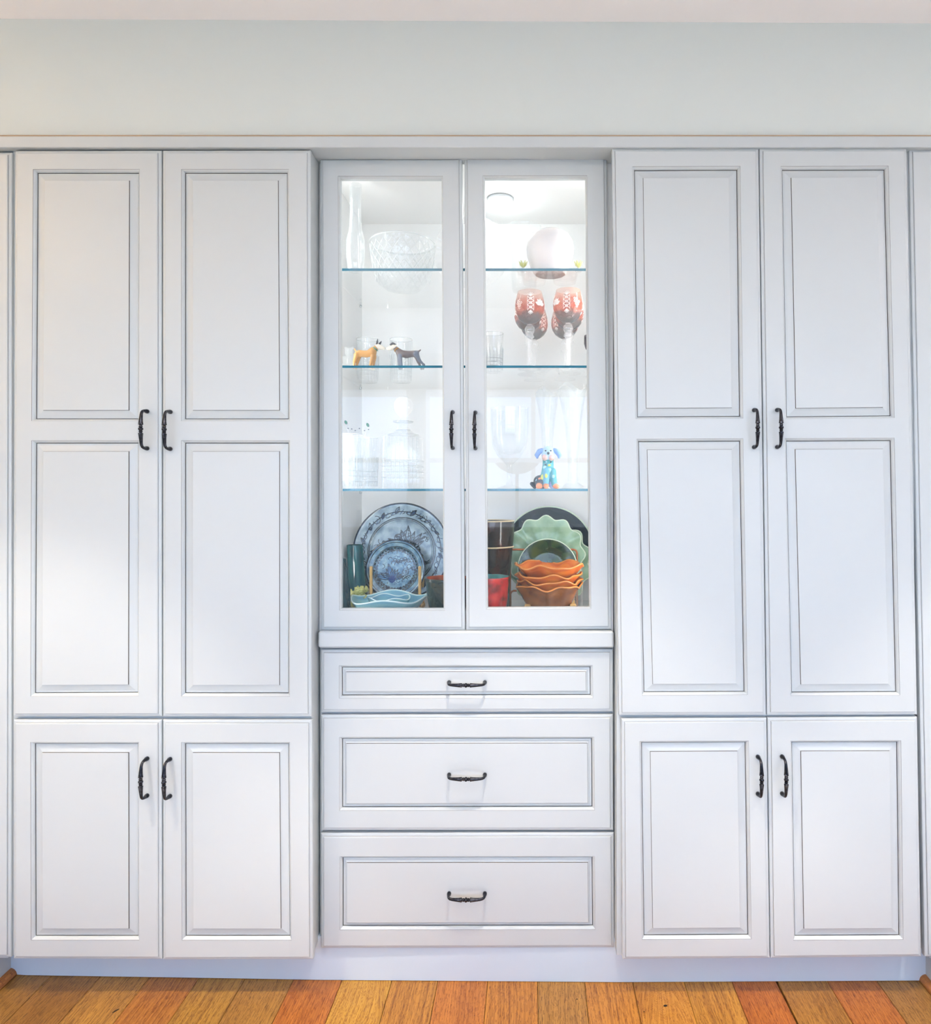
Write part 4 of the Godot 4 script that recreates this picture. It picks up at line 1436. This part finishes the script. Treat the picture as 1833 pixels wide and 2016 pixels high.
	var sq = func(hw, y):
		return [hw, y]
	var lv = [[33, 0], [36.5, 0.003], [36.7, 0.03]]
	for i in 3: lv.append_array([[36.7, 0.032 + i * 0.016], [35.4, 0.034 + i * 0.016], [36.7, 0.037 + i * 0.016]])
	lv.append_array([[36.7, 0.09], [36.5, 0.146], [34, 0.152], [22, 0.159], [14, 0.168], [11, 0.178], [10, 0.186], [19, 0.190], [20, 0.193], [18, 0.195], [9, 0.197]])
	P = []
	var cols = 64
	for l in lv:
		var box = clampf((0.165 - l[1]) / 0.02, 0, 1)
		for j in cols + 1:
			var a = TAU * j / cols + PI / 4
			var cs = cos(a)
			var sn = sin(a)
			var sup = pow(pow(absf(cs), 8) + pow(absf(sn), 8), -1.0 / 8)
			var r = l[0] * s * lerpf(1.0, sup, box) * (1 + 0.012 * box * sin(j * PI))
			P.append(Vector3(cs * r, l[1], -sn * r))
	mb = MB.new()
	mb.grid(P, lv.size(), cols + 1)
	obj("body", mb, M.crystal, t)
	mb = MB.new()
	for yy in [0.032, 0.048, 0.064, 0.080]:
		var hw = 36.9 * s
		var path = []
		for j in 65:
			var a = TAU * j / 64
			var sup = pow(pow(absf(cos(a)), 8) + pow(absf(sin(a)), 8), -1.0 / 8)
			path.append(Vector3(cos(a) * hw * sup, yy, -sin(a) * hw * sup))
		mb.tube(path, 0.0009, 5)
	for j in 9:
		var xx = (j - 4) * 8.2 * s
		mb.tube([Vector3(xx, 0.004, 36.9 * s), Vector3(xx, 0.145, 36.6 * s)], 0.0006, 4)
	obj("cut_lines", mb, M.cut_grey, t)
	mb = MB.new()
	for q in [[19.5, 0.1925], [14, 0.168], [30, 0.1545]]:
		var path = []
		for j in 33: path.append(Vector3(cos(TAU * j / 32) * q[0] * s, q[1], -sin(TAU * j / 32) * q[0] * s))
		mb.tube(path, 0.0010, 5)
	obj("neck_rings", mb, M.cut_grey, t)
	mb = MB.new()
	mb.lathe([Vector2(0, 0.192), Vector2(0.009, 0.193), Vector2(0.009, 0.204), Vector2(0.013, 0.208), Vector2(0.022, 0.217), Vector2(0.0285, 0.231), Vector2(0.0285, 0.244), Vector2(0.022, 0.257), Vector2(0.011, 0.264), Vector2(0, 0.265)], 10)
	obj("stopper", mb, M.crystal2, t)
	tumbler("fluted highball glass on the lowest shelf against the left side", spot(689, -0.20, b), 0.037, Y(856, -0.20) - b, 22)
	tumbler("fluted highball glass on the lowest shelf left of the decanter", spot(722, -0.33, b), 0.036, Y(862, -0.33) - b, 22)
	# glass flower stems with green leaves
	z = -0.27
	k = S(z)
	t = thing("glass_flower", "clear glass flower stems with small green leaves above the highball glasses", "ornament", spot(702, z, b))
	mb = MB.new()
	mb.lathe([Vector2(0, 0), Vector2(0.02, 0), Vector2(0.02, 0.004), Vector2(0.004, 0.01), Vector2(0.003, 0.03), Vector2(0, 0.032)], 16)
	mb.tube([Vector3(0, 0.03, 0), Vector3(-8 * k, 0.12, 0), Vector3(-20 * k, (964 - 836) * k, 0)], 0.0015, 6)
	mb.tube([Vector3(0, 0.03, 0), Vector3(8 * k, 0.12, 0), Vector3(22 * k, (964 - 842) * k, 0)], 0.0015, 6)
	obj("stems", mb, M.crystal2, t)
	for q in [[-21, 833], [22, 838]]:
		mb = MB.new()
		mb.lathe([Vector2(0, -0.007), Vector2(0.003, -0.005), Vector2(0.0045, 0), Vector2(0.003, 0.005), Vector2(0, 0.007)], 12)
		var lf = obj("leaf", mb, M.leafglass, t)
		lf.position = Vector3(q[0] * k, (964 - q[1]) * k, 0)
		lf.rotation.z = 0.5
	for q in [[-16, 845], [-9, 846], [-2, 849], [6, 845], [16, 849], [24, 847]]:
		mb = MB.new()
		mb.lathe([Vector2(0, -0.0018), Vector2(0.0022, -0.001), Vector2(0.0025, 0), Vector2(0, 0.0016)], 10)
		var lf = obj("bead", mb, M.ink, t)
		lf.position = Vector3(q[0] * k, (964 - q[1]) * k, 0.003)
	# big goblet
	z = -0.24
	s = S(z)
	var h = Y(804, z) - b
	t = thing("crystal_goblet", "large clear crystal goblet on the lowest shelf beside the right door stile", "goblet", spot(1003, z, b))
	mb = MB.new()
	mb.lathe([Vector2(0, 0), Vector2(0.036, 0), Vector2(0.036, 0.003), Vector2(0.01, 0.012), Vector2(0.007, 0.03), Vector2(0.008, 0.07), Vector2(s * 24, 0.098), Vector2(s * 33, 0.125), Vector2(s * 37, 0.17), Vector2(s * 37.5, h), Vector2(s * 36.5, h + 0.001), Vector2(s * 35.5, 0.17), Vector2(s * 31, 0.13), Vector2(s * 20, 0.105), Vector2(0, 0.10)], 48, func(a, i, r, y): return Vector2(r * (1 + (0.03 * absf(sin(a * 12 + y * 120)) if y > 0.07 and y < 0.15 else 0.0)), y))
	obj("body", mb, M.crystal, t)
	# flared vases behind the spotted dog
	for q in [[1078, -0.33, 770.0, 24.0, "flared crystal vase directly behind the spotted dog"], [1128, -0.27, 764.0, 29.0, "tall flared crystal vase right of the spotted dog"]]:
		z = q[1]
		s = S(z)
		h = Y(q[2], z) - b
		var vs = thing("crystal_vase", q[4], "vase", spot(q[0], z, b), "flared crystal vases on the lowest shelf")
		mb = MB.new()
		var hw = q[3] * s
		mb.lathe(hollow([Vector2(hw * 0.8, 0), Vector2(hw * 0.82, 0.006), Vector2(hw * 0.35, 0.02), Vector2(hw * 0.32, 0.05), Vector2(hw * 0.42, h * 0.45), Vector2(hw * 0.62, h * 0.72), Vector2(hw * 0.86, h * 0.92), Vector2(hw, h)], 0.003), 48, func(a, i, r, y): return Vector2(r * (1 + 0.05 * sin(a * 8) * smoothstep(0.05, h, y)), y + (0.012 * smoothstep(h * 0.7, h, y) * cos(a * 3))))
		obj("body", mb, M.crystal, vs)
	# spotted dog, sitting, facing the room
	z = -0.165
	k = S(z)
	t = thing("spotted_dog", "glossy sitting dog figurine painted in teal, black, yellow and orange patches", "figurine", spot(1077, z, b))
	var teal = Color(0.05, 0.33, 0.38)
	var lil = Color(0.36, 0.45, 0.75)
	var blk = Color(0.012, 0.016, 0.03)
	var org = Color(0.85, 0.28, 0.10)
	var yel = Color(0.62, 0.66, 0.08)
	var pnk = Color(0.72, 0.48, 0.42)
	var pl = Color(0.45, 0.72, 0.86)
	var tb = Color(0.10, 0.38, 0.55)
	var d = func(x, y, dz = 0.0): return Vector3(x * k, y * k, dz * k)
	fig(t, [[d.call(1, 24, 0), d.call(2, 48, 3), 14 * k, 10.5 * k, teal], [d.call(2, 48, 3), d.call(2, 60, 5), 10 * k, 11 * k, teal],
		[d.call(2, 66, 6), d.call(2, 72, 4), 13 * k, 12 * k, Color(0.42, 0.60, 0.80)], [d.call(-4.5, 61, 14), d.call(-4.5, 61, 15), 6.2 * k, 5.6 * k, pnk], [d.call(8, 61, 14), d.call(8, 61, 15), 6.2 * k, 5.6 * k, pnk], [d.call(2, 70, 14), d.call(2, 68, 18), 4 * k, 3.2 * k, pl], [d.call(2, 69, 21), d.call(2, 68.6, 21), 2.4 * k, 2.2 * k, blk],
		[d.call(-14, 14, -3), d.call(-12, 10, 4), 13 * k, 12 * k, blk], [d.call(-24, 5, -6), d.call(-30, 10, -8), 5 * k, 4 * k, blk], [d.call(14, 12, -4), d.call(13, 9, 2), 10 * k, 10 * k, lil],
		[d.call(-1, 34, 12), d.call(-2, 8, 14), 7 * k, 5.2 * k, tb], [d.call(11, 34, 11), d.call(14, 8, 13), 6.6 * k, 5 * k, teal],
		[d.call(-2, 5, 16), d.call(-2, 4.5, 20), 5.2 * k, 5 * k, org], [d.call(16, 5, 15), d.call(19, 4.5, 19), 5 * k, 4.8 * k, org], [d.call(-16, 5, 14), d.call(-17, 4.6, 18), 6 * k, 5.4 * k, org]], 0.0019, M.vcol, 0.0035)
	var spots = [[-8, 22, 12.5, yel, 4.6, 6.0], [-4, 41, 12.6, pl, 4.2, 3.6], [5, 36, 15.6, pl, 3.4, 4.2], [-14, 19, 11.5, org, 3.4, 3.0], [-20, 15, 8, pl, 2.6, 4.0], [4, 46, 13.4, yel, 3.0, 2.6], [-2, 25, 18.7, yel, 3.0, 4.6], [12, 24, 17.3, pl, 2.6, 3.6], [0, 53, 13.5, pl, 3.4, 2.4], [7, 52, 13.2, blk, 2.0, 1.6], [-3, 47, 13.3, blk, 2.0, 1.6]]
	for q in spots:
		mb = MB.new()
		mb.lathe([Vector2(0, -0.4), Vector2(0.9, -0.2), Vector2(1, 0.05), Vector2(0.7, 0.3), Vector2(0, 0.42)], 14)
		var sm = mat(q[3].linear_to_srgb(), 0.15)
		var sp = obj("patch", mb, sm, t)
		sp.position = d.call(q[0], q[1], q[2])
		sp.rotation.x = PI / 2
		sp.scale = Vector3(q[4] * k, 2.2 * k, q[5] * k)
	for sx in [-1, 1]:
		mb = MB.new()
		mb.tube([d.call(2 + sx * 10, 76, 5), d.call(2 + sx * 17, 73, 6), d.call(2 + sx * 22.5, 65, 7), d.call(2 + sx * 21, 59, 7)], [4.5 * k, 5.4 * k, 4.6 * k, 1.5 * k], 12)
		obj("ear", mb, mat([0.46, 0.60, 0.84], 0.15), t)
		mb = MB.new()
		mb.lathe([Vector2(0, -0.9), Vector2(0.8, -0.5), Vector2(1, 0), Vector2(0.8, 0.5), Vector2(0, 0.9)], 12)
		var ey = obj("eye", mb, M.ink, t)
		ey.position = d.call(2 + sx * 5, 74, 15.2)
		ey.scale = Vector3.ONE * 1.9 * k

func tumbler(label, pos, r, h, flutes):
	var t = thing("crystal_tumbler", label, "glass", pos, "clear cut glass tumblers")
	var mb = MB.new()
	mb.lathe([Vector2(0, 0), Vector2(r * 0.84, 0), Vector2(r * 0.88, 0.003), Vector2(r * 0.9, h * 0.2), Vector2(r * 0.93, h * 0.4), Vector2(r * 0.96, h * 0.6), Vector2(r, h), Vector2(r - 0.0016, h + 0.0006), Vector2(r * 0.95 - 0.002, h * 0.6), Vector2(r * 0.88 - 0.003, h * 0.12), Vector2(0, h * 0.1)], flutes * 4, func(a, i, rr, y): return Vector2(rr * (1 - (0.045 * absf(sin(a * flutes * 0.5)) if i > 1 and i < 6 else 0.0)), y))
	obj("body", mb, M.crystal, t)
	mb = MB.new()
	for y in [0.14, 0.24, 0.34]:
		var path = []
		for k in 33: path.append(Vector3(cos(TAU * k / 32) * r * 0.92, h * y, -sin(TAU * k / 32) * r * 0.92))
		mb.tube(path, 0.0008, 5)
	for k in flutes: 
		var a = TAU * k / flutes
		mb.tube([Vector3(cos(a) * r * 0.9, h * 0.05, -sin(a) * r * 0.9), Vector3(cos(a) * r * 0.97, h * 0.62, -sin(a) * r * 0.97)], 0.0006, 4)
	obj("cut_lines", mb, M.cut_grey, t)
	mb = MB.new()
	var rp = []
	for k in 33: rp.append(Vector3(cos(TAU * k / 32) * (r - 0.0008), h + 0.0004, -sin(TAU * k / 32) * (r - 0.0008)))
	mb.tube(rp, 0.0011, 6)
	obj("rim", mb, M.cut, t)
	return t

func build_top():
	var b = SH[0]
	# tall bottle vase, left
	var z = -0.14
	var s = S(z)
	var h = Y(364, z) - b
	pot("bottle_vase", "tall narrow necked crystal vase at the left end of the top shelf", "vase", 700, z, b, hollow([Vector2(s * 13, 0), Vector2(s * 15, 0.006), Vector2(s * 18.5, h * 0.18), Vector2(s * 18, h * 0.36), Vector2(s * 13, h * 0.48), Vector2(s * 11.5, h * 0.7), Vector2(s * 12, h * 0.97), Vector2(s * 13, h)], 0.003), M.crystal, 64, func(a, i, r, y): return Vector2(r * (1 - 0.05 * absf(sin(a * 8)) * smoothstep(h * 0.75, h * 0.4, y)), y))
	# diamond cut bowl
	z = -0.30
	s = S(z)
	h = Y(480, z) - b
	var R = s * 65
	var t = thing("crystal_bowl", "large diamond cut crystal bowl on the top shelf", "bowl", spot(793, z, b))
	var outp = [Vector2(R * 0.55, 0), Vector2(R * 0.6, 0.004)]
	for i in 25: outp.append(Vector2(R * lerpf(0.72, 1.0, pow(i / 24.0, 0.6)), lerpf(0.012, h, i / 24.0)))
	var mb = MB.new()
	mb.lathe(hollow(outp, 0.006), 120, func(a, i, r, y):
		if i < 3 or i > 25: return Vector2(r, y)
		var u = a * 9 / PI
		var w = y / h * 5.0
		var q = minf(absf(fmod(u + w + 20, 1.0) - 0.5), absf(fmod(u - w + 20, 1.0) - 0.5)) * 2.0
		return Vector2(r * (1 - 0.035 * clampf(1 - q * 2.4, 0, 1)), y))
	obj("body", mb, M.crystal, t)
	mb = MB.new()
	for d in [-1, 1]:
		for i in 22:
			var path = []
			for k in 9:
				var u = k / 8.0
				var a = TAU * i / 22 + d * u * 0.85
				var yy = lerpf(0.02, h - 0.012, u)
				var rr = R * lerpf(0.74, 0.995, pow((yy - 0.012) / (h - 0.012), 0.6)) + 0.0004
				path.append(Vector3(cos(a) * rr, yy, -sin(a) * rr))
			mb.tube(path, 0.0010, 5)
	obj("diamond_cut", mb, M.cut, t)
	mb = MB.new()
	var rp = []
	for k in 65: rp.append(Vector3(cos(TAU * k / 64) * (R - 0.003), h + 0.001, -sin(TAU * k / 64) * (R - 0.003)))
	mb.tube(rp, 0.0022, 6)
	obj("rim", mb, M.cut, t)
	# cut crystal plate on edge, behind the middle stiles
	z = -0.33
	s = S(z)
	var Rp = s * 74
	standing_plate("crystal_plate", "round cut crystal plate standing on edge behind the door stiles, top shelf", 930, 500, z, Rp, 0.12, [[0, 0], [0.5, 0], [0.6, 0.02], [0.75, 0.05], [0.98, 0.1], [1, 0.11], [0.98, 0.125], [0.75, 0.07], [0.6, 0.045], [0.5, 0.03], [0, 0.03]], M.crystal2, 96, func(a, i, r, y): return Vector2(r * (1 + (0.02 * absf(sin(a * 12)) if r > Rp * 0.7 else 0.0)), y + (0.002 * sin(a * 24) if r > Rp * 0.5 else 0.0)))
	# white milk glass vase
	z = -0.165
	s = S(z)
	h = Y(454, z) - b
	var q = s * 47
	pot("globe_vase", "smooth white ceramic globe vase on the top shelf at right", "vase", 1083, z, b, [Vector2(0, 0), Vector2(q * 0.62, 0), Vector2(q * 0.68, 0.003), Vector2(q * 0.84, h * 0.2), Vector2(q * 0.97, h * 0.42), Vector2(q, h * 0.58), Vector2(q * 0.95, h * 0.74), Vector2(q * 0.80, h * 0.88), Vector2(q * 0.55, h * 0.965), Vector2(q * 0.34, h * 0.995), Vector2(q * 0.30, h), Vector2(q * 0.27, h * 0.99), Vector2(q * 0.5, h * 0.93), Vector2(q * 0.8, h * 0.7), Vector2(q * 0.6, h * 0.1), Vector2(0, h * 0.08)], M.milk, 56)
	# etched vase behind
	z = -0.33
	s = S(z)
	h = Y(447, z) - b
	pot("etched_vase", "clear glass vase half hidden behind the white globe vase", "vase", 1032, z, b, hollow([Vector2(s * 22, 0), Vector2(s * 24, 0.006), Vector2(s * 27, h * 0.5), Vector2(s * 31, h * 0.85), Vector2(s * 34, h)], 0.003), M.crystal, 48)
	# little yellow glass blossoms
	for e in [[1030, "left", "pale yellow glass blossom in front of the clear vase, left of the globe vase"], [1139, "right", "pale yellow glass blossom right of the white globe vase"]]:
		z = -0.14
		s = S(z)
		t = thing("glass_blossom", e[2], "ornament", spot(e[0], z, b), "small yellow glass blossoms on the top shelf")
		mb = MB.new()
		mb.lathe([Vector2(0, 0), Vector2(0.009, 0), Vector2(0.01, 0.003), Vector2(0.006, 0.010), Vector2(0.004, 0.014), Vector2(0, 0.015)], 16)
		obj("base", mb, M.crystal2, t)
		for j in 6:
			var a = TAU * j / 6
			mb = MB.new()
			mb.tube([Vector3(0, 0.012, 0), Vector3(cos(a) * 0.006, 0.02, sin(a) * 0.006), Vector3(cos(a) * 0.012, 0.03, sin(a) * 0.012)], [0.0015, 0.0042, 0.0008], 8)
			obj("petal", mb, M.lemon, t)
